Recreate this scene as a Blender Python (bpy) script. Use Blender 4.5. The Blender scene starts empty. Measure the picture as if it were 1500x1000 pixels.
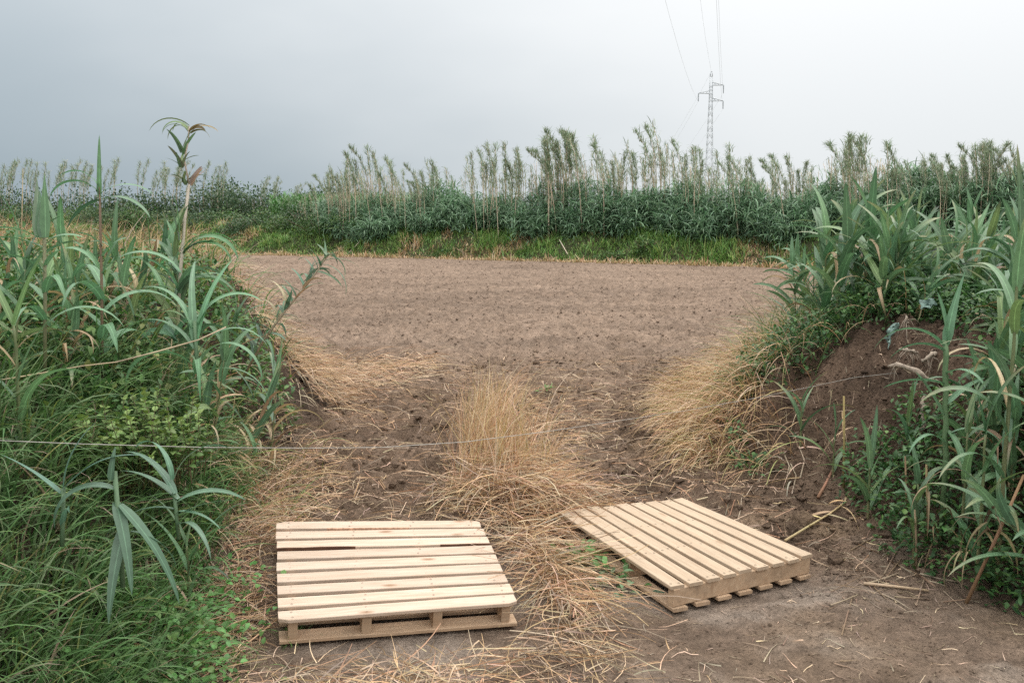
import bpy, math
import numpy as np

R = np.random.default_rng(7)
PI = math.pi
C = bpy.context.scene.collection
F_PX, PITCH, EYE = 1458.33, math.atan(180 / 1458.33), 1.93


def at(px, py, d):
    """World point at depth d metres seen at a position of the photograph (survey helper)."""
    c, s = math.cos(PITCH), math.sin(PITCH)
    u, v = (px - 750) / F_PX * d, -(py - 500) / F_PX * d
    return np.array([u, d * c + v * s, EYE - d * s + v * c])


# ------------------------------------------------------------------ noise
_T = np.random.default_rng(11).random((256, 256))


def vnoise(x, y):
    xi, yi = np.floor(x).astype(int), np.floor(y).astype(int)
    fx, fy = x - xi, y - yi
    fx, fy = fx * fx * (3 - 2 * fx), fy * fy * (3 - 2 * fy)
    a, b = _T[xi & 255, yi & 255], _T[(xi + 1) & 255, yi & 255]
    c, d = _T[xi & 255, (yi + 1) & 255], _T[(xi + 1) & 255, (yi + 1) & 255]
    return (a * (1 - fx) + b * fx) * (1 - fy) + (c * (1 - fx) + d * fx) * fy - .5


def fbm(x, y, f=1., o=4, g=.5):
    r, a = 0, 1.
    for i in range(o):
        r = r + a * vnoise(x * f + 17.3 * i + 40, y * f - 9.1 * i + 40)
        f *= 2.03
        a *= g
    return r


def sst(a, b, x):
    t = np.clip((x - a) / (b - a), 0, 1)
    return t * t * (3 - 2 * t)


# ------------------------------------------------------------------ terrain
LEFT = [(-1.33, -3), (-1.33, 2.5), (-1.3, 4.0), (-1.43, 6.0), (-1.46, 7.4), (-1.5, 8.6), (-1.7, 10.2), (-2.0, 11.6), (-2.9, 12.8), (-4.5, 13.6),
        (-8, 15), (-30, 18), (-30, -3)]
RIGHT = [(3.3, -3), (3.2, 2.5), (3.0, 3.7), (2.42, 4.75), (2.18, 5.35), (1.97, 6.3), (1.6, 6.95), (1.22, 7.0), (1.28, 8), (1.42, 9.5), (1.9, 11.4),
         (3.3, 13.2), (7, 14.6), (30, 16), (30, -3)]
FAR = [(-80, 75), (-30, 58), (-15, 50), (-4.6, 45), (6.5, 38.3), (9.6, 36.3), (16, 32), (25, 27), (40, 18), (70, 12), (1600, 12), (1600, 1600),
       (-1600, 1600), (-1600, 110)]


def sdist(x, y, poly):
    """Distance inside a polygon (positive inside)."""
    d = np.full(x.shape, 1e9)
    ins = np.zeros(x.shape, bool)
    n = len(poly)
    for i in range(n):
        ax, ay = poly[i]
        bx, by = poly[(i + 1) % n]
        ex, ey = bx - ax, by - ay
        t = np.clip(((x - ax) * ex + (y - ay) * ey) / (ex * ex + ey * ey), 0, 1)
        d = np.minimum(d, (x - ax - t * ex) ** 2 + (y - ay - t * ey) ** 2)
        if ay != by:
            ins ^= ((ay > y) != (by > y)) & (x < ex * (y - ay) / ey + ax)
    d = np.sqrt(d)
    return np.where(ins, d, -d)


# pallet poses: centre of deck top, euler, deck corners (rear-left, rear-right, front-right, front-left) in local x,y
PAL = [dict(c=(-.6151, 4.8418, .2133), r=(.1516, .04, .2428), q=[(-.551, .51), (.546, .445), (.553, -.455), (-.549, -.495)]),
       dict(c=(.9445, 5.4421, .162), r=(-.0163, .0633, -1.0669), q=[(-.5, .43), (.52, .505), (.575, -.495), (-.595, -.445)])]


def rotm(r):
    cz, sz, cy, sy, cx, sx = (math.cos(r[2]), math.sin(r[2]), math.cos(r[1]), math.sin(r[1]), math.cos(r[0]), math.sin(r[0]))
    return (np.array([[cz, -sz, 0], [sz, cz, 0], [0, 0, 1]]) @ np.array([[cy, 0, sy], [0, 1, 0], [-sy, 0, cy]])
            @ np.array([[1, 0, 0], [0, cx, -sx], [0, sx, cx]]))


def zones(x, y):
    j = .12 * fbm(x, y, 1.7, 3)
    return sdist(x, y, LEFT) + j, sdist(x, y, RIGHT) + j, sdist(x, y, FAR) + .6 * fbm(x, y, .5, 3)


def H(x, y, detail=True):
    x, y = np.asarray(x, float), np.asarray(y, float)
    sl, sr, sf = zones(x, y)
    rl, rr = sst(4.3, 5.4, y), sst(4.7, 7.4, y)
    k = sst(0., .6, x)
    z = .15 * (rl * (1 - k) + rr * k)
    field = sst(10.5, 13.5, y + 1.2 * fbm(x, y, .6, 2)) * (1 - sst(-1, 1, sf))
    bank = np.maximum(sst(.0, .35, sl), sst(.0, .35, sr))
    # strip between the wheel tracks
    xc = .0 + .16 * fbm(y * 0, y, .8, 2) - .02 * (y - 6)
    z = z + .11 * np.exp(-((x - xc) / .42) ** 2) * sst(5.3, 6.2, y) * (1 - sst(8.5, 10.5, y))
    # wheel tracks
    for x0, sl_ in ((-.78, -.045), (.95, .0)):
        z = z - .05 * np.exp(-((x - x0 - sl_ * (y - 6)) / .3) ** 2) * sst(5.6, 6.6, y) * (1 - sst(9, 12, y))
    w1 = 1.0 + (sst(8, 11, y)) * .9
    zl = (1.08 + .24 * sst(6.5, 9., y)) * sst(0, 1, np.clip(sl, 0, 9) / w1) + .16 * sst(1, 4, sl)
    zr = (1.0 - .12 * sst(7.5, 9., y)) * sst(0, 1, np.clip(sr, 0, 9) / (1.3 + .7 * sst(7.3, 9, y))) + .25 * sst(1.2, 4, sr)
    z = z + zl + zr
    z = z + (1.15 + .25 * fbm(x, y, .3, 3)) * sst(0, 2.4, sf) + .9 * sst(3, 40, sf) * (1 - sst(-20, 10, x))
    if detail:
        near = 1 - sst(10, 30, y)
        rough = .45 + .55 * sst(5.0, 6.4, y)
        z = z + rough * near * (.055 * fbm(x, y, 2.2, 3) + .045 * fbm(x, y, 9, 3, .6))
        z = z + (.012 * np.maximum(fbm(x, y, 16, 3, .6), -.15) + .007 * fbm(x, y, 34, 2, .6)) * near
        # cross ridges left by tyre lugs
        trk = sst(5.4, 6.3, y) * (1 - sst(9.5, 12.5, y)) * (1 - bank)
        ph = (y + .25 * fbm(x, y, 1.3, 2) + .05 * x) * 2 * PI / .27
        z = z + trk * .055 * np.sin(ph) * (.7 + 1.2 * fbm(x, y, 2.5, 2)) + trk * .09 * np.maximum(fbm(x, y, 10, 3, .65), -.05)
        # harrowed rows of the field
        ph = (y + .8 * fbm(x, y, .22, 2) + .12 * x) * 2 * PI / .42
        z = z + field * (.04 * np.sin(ph) * (.7 + fbm(x, y, .9, 2)) + .12 * np.maximum(fbm(x, y, 6.5, 3, .65), -.08) * (1 - .5 * sst(20, 60, y)))
        z = z + bank * (.16 * fbm(x, y, 1.6, 3) + .13 * fbm(x, y, 7, 4, .68)) * (1 - sst(20, 30, y))
        z = z + sst(0, 1, sf) * .25 * fbm(x, y, .9, 3)
    for p in PAL:  # the pallets press the soil down
        M = rotm(p['r'])
        n = M[:, 2]
        c = np.array(p['c']) - n * .15
        lx = (x - c[0]) * M[0, 0] + (y - c[1]) * M[1, 0]
        ly = (x - c[0]) * M[0, 1] + (y - c[1]) * M[1, 1]
        pz = c[2] - ((x - c[0]) * n[0] + (y - c[1]) * n[1]) / n[2]
        e = np.maximum(np.abs(lx) - .6, np.abs(ly) - .56)
        z = np.where(z > pz, z + (pz - z) * (1 - sst(-.02, .22, e)), z + .55 * (pz - z) * (1 - sst(-.02, .25, e)))
    return z


# ------------------------------------------------------------------ mesh helpers
MATS = {}


def tag(o, label=None, cat=None, group=None, kind=None):
    for k, v in (('label', label), ('category', cat), ('group', group), ('kind', kind)):
        if v:
            o[k] = v
    return o


def mk(name, V, Fc, mat, parent=None, col=None, u=None, smooth=True, fmat=None):
    """One mesh object. Fc: list of int arrays (n,4) or (n,3)."""
    me = bpy.data.meshes.new(name)
    V = np.ascontiguousarray(V, np.float32).reshape(-1, 3)
    Fc = [np.asarray(f, np.int32) for f in (Fc if isinstance(Fc, (list, tuple)) else [Fc]) if len(f)]
    loops = np.concatenate([f.ravel() for f in Fc])
    tot = np.concatenate([np.full(len(f), f.shape[1], np.int32) for f in Fc])
    st = np.concatenate([[0], np.cumsum(tot)[:-1]]).astype(np.int32)
    me.vertices.add(len(V))
    me.vertices.foreach_set('co', V.ravel())
    me.loops.add(len(loops))
    me.loops.foreach_set('vertex_index', loops)
    me.polygons.add(len(tot))
    me.polygons.foreach_set('loop_start', st)
    me.polygons.foreach_set('loop_total', tot)
    me.polygons.foreach_set('use_smooth', np.full(len(tot), smooth))
    for m in (mat if isinstance(mat, (list, tuple)) else [mat]):
        me.materials.append(MATS[m])
    if fmat is not None:
        me.polygons.foreach_set('material_index', np.asarray(fmat, np.int32))
    me.update(calc_edges=True)
    me.validate()
    if col is not None:
        c4 = np.ones((len(V), 4), np.float32)
        c4[:, :3] = col
        me.attributes.new('col', 'FLOAT_COLOR', 'POINT').data.foreach_set('color', c4.ravel())
    if u is not None:
        me.attributes.new('u', 'FLOAT', 'POINT').data.foreach_set('value', np.asarray(u, np.float32).ravel())
    o = bpy.data.objects.new(name, me)
    C.objects.link(o)
    if parent:
        o.parent = parent
    return o


def empty(name, loc, rot=(0, 0, 0), s=1):
    o = bpy.data.objects.new(name, None)
    o.empty_display_size = .1
    C.objects.link(o)
    o.location = [float(v) for v in loc]
    o.rotation_euler = rot
    o.scale = (s, s, s)
    return o


class Bag:
    """Collects pieces that belong to ONE mesh."""

    def __init__(s):
        s.V, s.F, s.C, s.U, s.n = [], [], [], [], 0

    def add(s, V, Fq, col, u=None):
        V = V.reshape(-1, 3)
        s.V.append(V)
        s.F.append(np.asarray(Fq) + s.n)
        s.C.append(np.broadcast_to(np.asarray(col, float), V.shape).reshape(-1, 3) if np.ndim(col) < 2 or len(col) != len(V) else col)
        s.U.append(np.zeros(len(V)) + .5 if u is None else u.ravel())
        s.n += len(V)
        return s

    def build(s, name, mat, parent=None, smooth=True):
        return mk(name, np.concatenate(s.V), [f for f in s.F], mat, parent, np.concatenate(s.C), np.concatenate(s.U), smooth)


PROF = dict(
    grass=lambda t: np.minimum(1, .5 + t * 2.5) * np.clip(1 - t ** 1.6, .02, 1),
    reed=lambda t: np.minimum(1, .5 + t * 4.) * np.clip((1 - t) ** .58, .015, 1),
    ovate=lambda t: np.clip(np.sin(PI * np.clip(t, .02, .985) ** .75), .03, 1),
    straw=lambda t: np.clip(1 - .5 * t, .1, 1))


def blades(P, az, el, L, W, droop, n=4, prof='grass', fold=0., twist=0., curl=0., col=(.1, .2, .1), tip=None, ground=None, dexp=1.15):
    """Ribbons growing from P. Returns V, F, col, u."""
    P = np.asarray(P, float)
    N = len(P)
    b = lambda v: np.broadcast_to(np.asarray(v, float), (N,))[:, None]
    t = np.linspace(0, 1, n + 1)[None]
    tm = (t[:, 1:] + t[:, :-1]) / 2
    an = b(el) - b(droop) * tm ** dexp
    aa = b(az) + b(curl) * tm
    D = np.stack([np.cos(an) * np.cos(aa), np.cos(an) * np.sin(aa), np.sin(an)], -1)
    pos = np.concatenate([P[:, None], P[:, None] + np.cumsum(D * (b(L) / n)[..., None], 1)], 1)
    Dv = np.concatenate([D[:, :1], (D[:, 1:] + D[:, :-1]) / 2, D[:, -1:]], 1)
    av = np.concatenate([aa[:, :1], (aa[:, 1:] + aa[:, :-1]) / 2, aa[:, -1:]], 1)
    side = np.stack([-np.sin(av), np.cos(av), 0 * av], -1)
    nor = np.cross(Dv, side)
    tw = (b(twist) * (.3 + t))[..., None]
    sd = side * np.cos(tw) + nor * np.sin(tw)
    nr = nor * np.cos(tw) - side * np.sin(tw)
    w = (b(W) * .5 * PROF[prof](t))[..., None]
    if fold:
        V = np.stack([pos - sd * w - nr * w * fold * -1, pos, pos + sd * w + nr * w * fold], 2)
        m = 3
        u = np.broadcast_to(np.array([-1., 0, 1])[None, None], (N, n + 1, 3))
    else:
        V = np.stack([pos - sd * w, pos + sd * w], 2)
        m = 2
        u = np.broadcast_to(np.array([.4, .8])[None, None], (N, n + 1, 2))
    if ground is not None:
        g = H(V[..., 0], V[..., 1]) + ground
        V[..., 2] = np.maximum(V[..., 2], g)
    idx = np.arange(N * (n + 1) * m).reshape(N, n + 1, m)
    Fq = np.stack([idx[:, :-1, :-1], idx[:, :-1, 1:], idx[:, 1:, 1:], idx[:, 1:, :-1]], -1).reshape(-1, 4)
    col = np.asarray(col, float)
    col = np.broadcast_to(col if col.ndim == 2 else col[None], (N, 3))[:, None, None, :]
    cc = np.broadcast_to(col, V.shape)
    if tip is not None:
        k = (np.clip(t - .55, 0, 1) / .45)[..., None, None] ** 1.5
        cc = cc * (1 - k) + np.asarray(tip, float) * k
    return V.reshape(-1, 3), Fq, cc.reshape(-1, 3), u.reshape(-1)


def tube(P, r, k=6, col=(.3, .25, .15)):
    P = np.asarray(P, float)
    n = len(P)
    r = np.broadcast_to(np.asarray(r, float), (n,))
    T = np.gradient(P, axis=0)
    T /= np.linalg.norm(T, axis=1)[:, None] + 1e-12
    ref = np.where(np.abs(T[:, 2:3]) > .9, [[1., 0, 0]], [[0, 0, 1.]])
    ref = np.broadcast_to(ref[n // 2], T.shape)
    A = np.cross(T, ref)
    A /= np.linalg.norm(A, axis=1)[:, None] + 1e-12
    B = np.cross(T, A)
    a = np.arange(k) * 2 * PI / k
    V = P[:, None] + r[:, None, None] * (A[:, None] * np.cos(a)[None, :, None] + B[:, None] * np.sin(a)[None, :, None])
    i = np.arange(n * k).reshape(n, k)
    j = np.roll(i, -1, 1)
    Fq = np.stack([i[:-1], j[:-1], j[1:], i[1:]], -1).reshape(-1, 4)
    V = np.concatenate([V.reshape(-1, 3), P[:1], P[-1:]])
    e0 = np.stack([j[0], i[0], np.full(k, n * k), np.full(k, n * k)], -1)
    e1 = np.stack([i[-1], j[-1], np.full(k, n * k + 1), np.full(k, n * k + 1)], -1)
    Fq = np.concatenate([Fq])
    tri = np.concatenate([e0[:, :3], e1[:, :3]])
    cc = np.asarray(col, float)
    if cc.ndim == 2:
        cc = np.concatenate([np.repeat(cc, k, 0), cc[:1], cc[-1:]])
    else:
        cc = np.broadcast_to(cc, V.shape)
    return V, Fq, tri, cc


def add_tube(bag, P, r, k=6, col=(.3, .25, .15)):
    V, Fq, tri, cc = tube(P, r, k, col)
    n = bag.n
    bag.add(V, Fq, cc)
    bag.F.append(tri + n)
    return bag


def jit(c, n, rng=R, a=.25, hue=.12):
    c = np.asarray(c, float)
    return np.clip(c * (1 + a * (rng.random((n, 1)) * 2 - 1)) * (1 + hue * (rng.random((n, 3)) * 2 - 1)), .004, .9)


def mix(cs, n, p=None, rng=R, a=.22, hue=.08):
    cs = np.asarray(cs, float)
    return jit(cs[rng.choice(len(cs), n, p=p)], n, rng, a, hue)


# ------------------------------------------------------------------ materials
def new_mat(name):
    m = bpy.data.materials.new(name)
    m.use_nodes = True
    nt = m.node_tree
    nt.nodes.clear()
    out = nt.nodes.new('ShaderNodeOutputMaterial')
    MATS[name] = m
    N = lambda t, **k: _node(nt, t, k)
    L = lambda a, b: nt.links.new(a, b)
    return m, N, L, out


def _node(nt, t, k):
    n = nt.nodes.new(t)
    for a, v in k.items():
        if a.startswith('i_'):
            key = a[2:].replace('_', ' ')
            n.inputs[int(key) if key.isdigit() else key].default_value = v
        else:
            setattr(n, a, v)
    return n


def leaf_mat(name, transl=.3, rough=.5, vein=True, spec=.35):
    m, N, L, out = new_mat(name)
    a = N('ShaderNodeAttribute', attribute_name='col')
    tc = N('ShaderNodeNewGeometry')
    nz = N('ShaderNodeTexNoise', i_Scale=38., i_Detail=3.)
    L(tc.outputs['Position'], nz.inputs['Vector'])
    mr = N('ShaderNodeMapRange', i_3=.72, i_4=1.28)
    L(nz.outputs['Fac'], mr.inputs['Value'])
    mul = N('ShaderNodeMix', data_type='RGBA', blend_type='MULTIPLY')
    mul.inputs['Factor'].default_value = 1
    L(a.outputs['Color'], mul.inputs[6])
    L(mr.outputs[0], mul.inputs[7])
    colr = mul.outputs[2]
    if vein:
        u = N('ShaderNodeAttribute', attribute_name='u')
        ab = N('ShaderNodeMath', operation='ABSOLUTE')
        L(u.outputs['Fac'], ab.inputs[0])
        r = N('ShaderNodeMapRange', i_1=.03, i_2=.14, i_3=1.7, i_4=1.)
        L(ab.outputs[0], r.inputs['Value'])
        sn = N('ShaderNodeMath', operation='SINE')
        m2 = N('ShaderNodeMath', operation='MULTIPLY', i_1=42.)
        L(ab.outputs[0], m2.inputs[0])
        L(m2.outputs[0], sn.inputs[0])
        r2 = N('ShaderNodeMapRange', i_1=-1., i_2=1., i_3=.9, i_4=1.08)
        L(sn.outputs[0], r2.inputs['Value'])
        mm = N('ShaderNodeMath', operation='MULTIPLY')
        L(r.outputs[0], mm.inputs[0])
        L(r2.outputs[0], mm.inputs[1])
        mu = N('ShaderNodeMix', data_type='RGBA', blend_type='MULTIPLY')
        mu.inputs['Factor'].default_value = 1
        L(colr, mu.inputs[6])
        L(mm.outputs[0], mu.inputs[7])
        colr = mu.outputs[2]
    p = N('ShaderNodeBsdfPrincipled', i_Roughness=rough)
    p.inputs['Specular IOR Level'].default_value = spec
    L(colr, p.inputs['Base Color'])
    t = N('ShaderNodeBsdfTranslucent')
    hs = N('ShaderNodeHueSaturation', i_Saturation=1.15, i_Value=1.2)
    L(colr, hs.inputs['Color'])
    L(hs.outputs[0], t.inputs['Color'])
    mx = N('ShaderNodeMixShader', i_0=transl)
    L(p.outputs[0], mx.inputs[1])
    L(t.outputs[0], mx.inputs[2])
    L(mx.outputs[0], out.inputs['Surface'])
    return m


leaf_mat('reed_leaf', .24, .42, True, .38)
leaf_mat('leaf', .2, .5, False)
leaf_mat('grass', .22, .55, False, .25)
leaf_mat('straw', .15, .7, False, .2)


def soil_mat():
    m, N, L, out = new_mat('soil')
    a = N('ShaderNodeAttribute', attribute_name='col')
    g = N('ShaderNodeNewGeometry')
    n1 = N('ShaderNodeTexNoise', i_Scale=9., i_Detail=8., i_Roughness=.65)
    n2 = N('ShaderNodeTexNoise', i_Scale=62., i_Detail=6., i_Roughness=.72)
    v = N('ShaderNodeTexVoronoi', i_Scale=45.)
    for n in (n1, n2, v):
        L(g.outputs['Position'], n.inputs['Vector'])
    r1 = N('ShaderNodeMapRange', i_1=.3, i_2=.7, i_3=.62, i_4=1.32)
    r2 = N('ShaderNodeMapRange', i_1=.3, i_2=.7, i_3=.6, i_4=1.4)
    L(n1.outputs['Fac'], r1.inputs['Value'])
    L(n2.outputs['Fac'], r2.inputs['Value'])
    mm = N('ShaderNodeMath', operation='MULTIPLY')
    L(r1.outputs[0], mm.inputs[0])
    L(r2.outputs[0], mm.inputs[1])
    mu = N('ShaderNodeMix', data_type='RGBA', blend_type='MULTIPLY')
    mu.inputs['Factor'].default_value = 1
    L(a.outputs['Color'], mu.inputs[6])
    L(mm.outputs[0], mu.inputs[7])
    p = N('ShaderNodeBsdfPrincipled', i_Roughness=.95)
    p.inputs['Specular IOR Level'].default_value = .15
    L(mu.outputs[2], p.inputs['Base Color'])
    ad = N('ShaderNodeMath', operation='ADD')
    L(n2.outputs['Fac'], ad.inputs[0])
    m3 = N('ShaderNodeMath', operation='MULTIPLY', i_1=.6)
    L(v.outputs['Distance'], m3.inputs[0])
    L(m3.outputs[0], ad.inputs[1])
    b = N('ShaderNodeBump', i_Strength=1., i_Distance=.02)
    L(ad.outputs[0], b.inputs['Height'])
    L(b.outputs[0], p.inputs['Normal'])
    L(p.outputs[0], out.inputs['Surface'])


soil_mat()


def wood_mat(name, c0, c1, dirt=.0, knots=1.):
    m, N, L, out = new_mat(name)
    tc = N('ShaderNodeTexCoord')
    oi = N('ShaderNodeObjectInfo')
    off = N('ShaderNodeVectorMath', operation='SCALE')
    cmb = N('ShaderNodeCombineXYZ')
    for i in range(3):
        L(oi.outputs['Random'], cmb.inputs[i])
    L(cmb.outputs[0], off.inputs[0])
    off.inputs['Scale'].default_value = 37.
    ad = N('ShaderNodeVectorMath', operation='ADD')
    L(tc.outputs['Object'], ad.inputs[0])
    L(off.outputs[0], ad.inputs[1])
    mp = N('ShaderNodeMapping')
    mp.inputs['Scale'].default_value = (2.2, 26., 26.)
    L(ad.outputs[0], mp.inputs['Vector'])
    n1 = N('ShaderNodeTexNoise', i_Scale=1.6, i_Detail=6., i_Roughness=.6, i_Distortion=.8)
    L(mp.outputs[0], n1.inputs['Vector'])
    mp2 = N('ShaderNodeMapping')
    mp2.inputs['Scale'].default_value = (5., 240., 240.)
    L(ad.outputs[0], mp2.inputs['Vector'])
    n2 = N('ShaderNodeTexNoise', i_Scale=1., i_Detail=2.)
    L(mp2.outputs[0], n2.inputs['Vector'])
    cr = N('ShaderNodeValToRGB')
    cr.color_ramp.elements[0].position, cr.color_ramp.elements[1].position = .3, .72
    cr.color_ramp.elements[0].color, cr.color_ramp.elements[1].color = (*c1, 1), (*c0, 1)
    L(n1.outputs['Fac'], cr.inputs['Fac'])
    r2 = N('ShaderNodeMapRange', i_1=.3, i_2=.7, i_3=.88, i_4=1.08)
    L(n2.outputs['Fac'], r2.inputs['Value'])
    rv = N('ShaderNodeMapRange', i_3=.9, i_4=1.06)
    L(oi.outputs['Random'], rv.inputs['Value'])
    mm = N('ShaderNodeMath', operation='MULTIPLY')
    L(r2.outputs[0], mm.inputs[0])
    L(rv.outputs[0], mm.inputs[1])
    mu = N('ShaderNodeMix', data_type='RGBA', blend_type='MULTIPLY')
    mu.inputs['Factor'].default_value = 1
    L(cr.outputs[0], mu.inputs[6])
    L(mm.outputs[0], mu.inputs[7])
    # knots
    mp3 = N('ShaderNodeMapping')
    mp3.inputs['Scale'].default_value = (2.6, 7.5, 3.)
    L(ad.outputs[0], mp3.inputs['Vector'])
    vo = N('ShaderNodeTexVoronoi', i_Scale=1.)
    L(mp3.outputs[0], vo.inputs['Vector'])
    rk = N('ShaderNodeMapRange', i_1=.04, i_2=.13, i_3=.75 * knots, i_4=0.)
    L(vo.outputs['Distance'], rk.inputs['Value'])
    mk_ = N('ShaderNodeMix', data_type='RGBA')
    L(rk.outputs[0], mk_.inputs['Factor'])
    L(mu.outputs[2], mk_.inputs[6])
    mk_.inputs[7].default_value = (.24, .125, .06, 1)
    colr = mk_.outputs[2]
    if dirt:
        nd = N('ShaderNodeTexNoise', i_Scale=7., i_Detail=6., i_Roughness=.7)
        L(ad.outputs[0], nd.inputs['Vector'])
        rd = N('ShaderNodeMapRange', i_1=.5, i_2=.68, i_3=0., i_4=dirt)
        L(nd.outputs['Fac'], rd.inputs['Value'])
        md = N('ShaderNodeMix', data_type='RGBA')
        L(rd.outputs[0], md.inputs['Factor'])
        L(colr, md.inputs[6])
        md.inputs[7].default_value = (.13, .1, .075, 1)
        colr = md.outputs[2]
    p = N('ShaderNodeBsdfPrincipled', i_Roughness=.7)
    p.inputs['Specular IOR Level'].default_value = .3
    L(colr, p.inputs['Base Color'])
    b = N('ShaderNodeBump', i_Strength=.35, i_Distance=.003)
    L(n2.outputs['Fac'], b.inputs['Height'])
    L(b.outputs[0], p.inputs['Normal'])
    L(p.outputs[0], out.inputs['Surface'])


wood_mat('pine_fresh', (.60, .49, .40), (.47, .35, .26), .05, 1.1)
wood_mat('pine_dull', (.50, .395, .29), (.40, .295, .205), .12, .55)
wood_mat('pine_low', (.50, .365, .25), (.39, .265, .17), .4, .5)


def plain(name, c, rough=.6, metal=0., spec=.4, ns=20., amp=.3):
    m, N, L, out = new_mat(name)
    g = N('ShaderNodeNewGeometry')
    n = N('ShaderNodeTexNoise', i_Scale=ns, i_Detail=5.)
    L(g.outputs['Position'], n.inputs['Vector'])
    r = N('ShaderNodeMapRange', i_1=.3, i_2=.7, i_3=1 - amp, i_4=1 + amp)
    L(n.outputs['Fac'], r.inputs['Value'])
    mu = N('ShaderNodeMix', data_type='RGBA', blend_type='MULTIPLY')
    mu.inputs['Factor'].default_value = 1
    mu.inputs[6].default_value = (*c, 1)
    L(r.outputs[0], mu.inputs[7])
    p = N('ShaderNodeBsdfPrincipled', i_Roughness=rough, i_Metallic=metal)
    p.inputs['Specular IOR Level'].default_value = spec
    L(mu.outputs[2], p.inputs['Base Color'])
    L(p.outputs[0], out.inputs['Surface'])


plain('bark', (.13, .065, .04), .9)
plain('inner_bark', (.56, .35, .24), .85, 0, .2, 60., .4)
plain('nail', (.06, .05, .045), .6, .3)
plain('steel', (.62, .65, .68), .5, .2, .4, 3., .1)
plain('insulator', (.35, .38, .4), .4)
plain('wire', (.62, .64, .66), .6)
plain('cord', (.36, .345, .315), .8)
plain('root', (.31, .255, .205), .85, 0, .2, 45., .35)
leaf_mat('dry', .1, .75, False, .2)
plain('plastic', (.12, .19, .165), .5, 0, .4, 30., .35)

# ------------------------------------------------------------------ ground sheet, cut into the surfaces it consists of
ys = np.concatenate([np.linspace(-6, 1.2, 16)[:-1], np.geomspace(1.2, 14, 560)[:-1], np.geomspace(14, 62, 330)[:-1], np.geomspace(62, 1500, 55)])
us = np.linspace(-1, 1, 700)
us = us * (.72 + .28 * us * us)
Y = np.repeat(ys[:, None], len(us), 1)
X = us[None] * (np.maximum(ys, 0)[:, None] * .82 + 3.2)
Z = H(X, Y)


def soil_col(x, y):
    sl, sr, sf = zones(x, y)
    s = x.shape + (1,)
    n1, n2, n3 = fbm(x, y, 1.1, 4, .6), fbm(x, y, 4., 3, .6), fbm(x, y, .35, 3)
    pale = np.array([.228, .167, .126])
    brown = np.array([.172, .120, .086])
    dark = np.array([.085, .057, .040])
    road = np.array([.255, .205, .168])
    litter = np.array([.30, .215, .14])
    f = sst(9.5, 14.5, y + 2 * n1).reshape(s)
    c = brown * (1 - f) + pale * f
    c = c * (1 + .28 * fbm(x * .45, y * 2.2, 1., 3) + .16 * fbm(x, y, .25, 2)).reshape(s)
    r = (1 - sst(4.6, 5.6, y + .8 * n1)).reshape(s)
    rd = sst(-.25, .3, fbm(x + 3, y, 1.6, 4, .65)).reshape(s)
    c = c * (1 - r) + (road * rd + np.array([.18, .131, .098]) * (1 - rd)) * r
    k = (sst(-.05, .45, n1 + .5 * n2) * .45 * (1 - .75 * f[..., 0])).reshape(s)
    c = c * (1 - k) + dark * k
    k = (sst(.1, .5, fbm(x + 9, y, 2.2, 3)) * .35 * (1 - f[..., 0]) * (1 - r[..., 0] * .5)).reshape(s)
    c = c * (1 - k) + litter * k
    b = np.maximum(sst(.0, .3, sl), sst(.05, .5, sr)).reshape(s)
    bc = np.where(x.reshape(s) < 0, np.array([.085, .06, .044]), np.array([.14, .095, .068]))
    c = c * (1 - b) + bc * (.8 + .5 * n2.reshape(s) + .3 * n1.reshape(s)) * b
    g = sst(-.4, .3, sf).reshape(s)
    gc = np.where(n3.reshape(s) + .6 * n1.reshape(s) > .1, np.array([.11, .08, .05]), np.array([.06, .065, .033]))
    c = c * (1 - g) + gc * g
    return np.clip(c, .02, .8)


Cc = soil_col(X, Y)
nj, ni = X.shape
idx = np.arange(nj * ni).reshape(nj, ni)
Q = np.stack([idx[:-1, :-1], idx[:-1, 1:], idx[1:, 1:], idx[1:, :-1]], -1).reshape(-1, 4)
xm, ym = (X[:-1, :-1] + X[1:, 1:]).ravel() / 2, (Y[:-1, :-1] + Y[1:, 1:]).ravel() / 2
sl, sr, sf = zones(xm, ym)
zone = np.where(sl > .05, 1, np.where(sr > .05, 2, np.where(sf > 0, 3, np.where(ym + .9 * fbm(xm, ym, 1.2, 3) > 11.5, 4, np.where(ym + .7 * fbm(xm, ym, 1.2, 3) > 5.3, 5, 0)))))
Vg = np.stack([X, Y, Z], -1).reshape(-1, 3)
for zi, nm, lb, ct in ((0, 'dirt_road', 'grey brown dirt road with grit and straw bits along the bottom', 'road'),
                       (1, 'left_earth_bank', 'dark soil of the overgrown bank rising left of the gap', 'bank'),
                       (2, 'right_earth_bank', 'bare brown earth slope with clods rising right of the right pallet', 'bank'),
                       (3, 'field_margin', 'low grassy bank at the far side of the field', 'bank'),
                       (4, 'ploughed_field', 'wide pale brown harrowed field beyond the gap', 'field'),
                       (5, 'farm_track', 'rutted dark brown track leading through the gap into the field', 'track')):
    q = Q[zone == zi]
    ids, inv = np.unique(q.ravel(), return_inverse=True)
    tag(mk(nm, Vg[ids], inv.reshape(-1, 4), 'soil', None, Cc.reshape(-1, 3)[ids]), lb, ct, kind='structure')


def ell(x, y, cx, cy, rx, ry, a=0.):
    dx, dy = x - cx, y - cy
    c, s = math.cos(a), math.sin(a)
    return np.exp(-(((dx * c + dy * s) / rx) ** 2 + ((-dx * s + dy * c) / ry) ** 2))


def scatter(n, x0, x1, y0, y1, dens, rng=R):
    """n points in a box kept with probability dens(x,y)."""
    x, y = rng.uniform(x0, x1, n), rng.uniform(y0, y1, n)
    k = rng.random(n) < dens(x, y)
    x, y = x[k], y[k]
    return np.stack([x, y, H(x, y)], -1)


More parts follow.
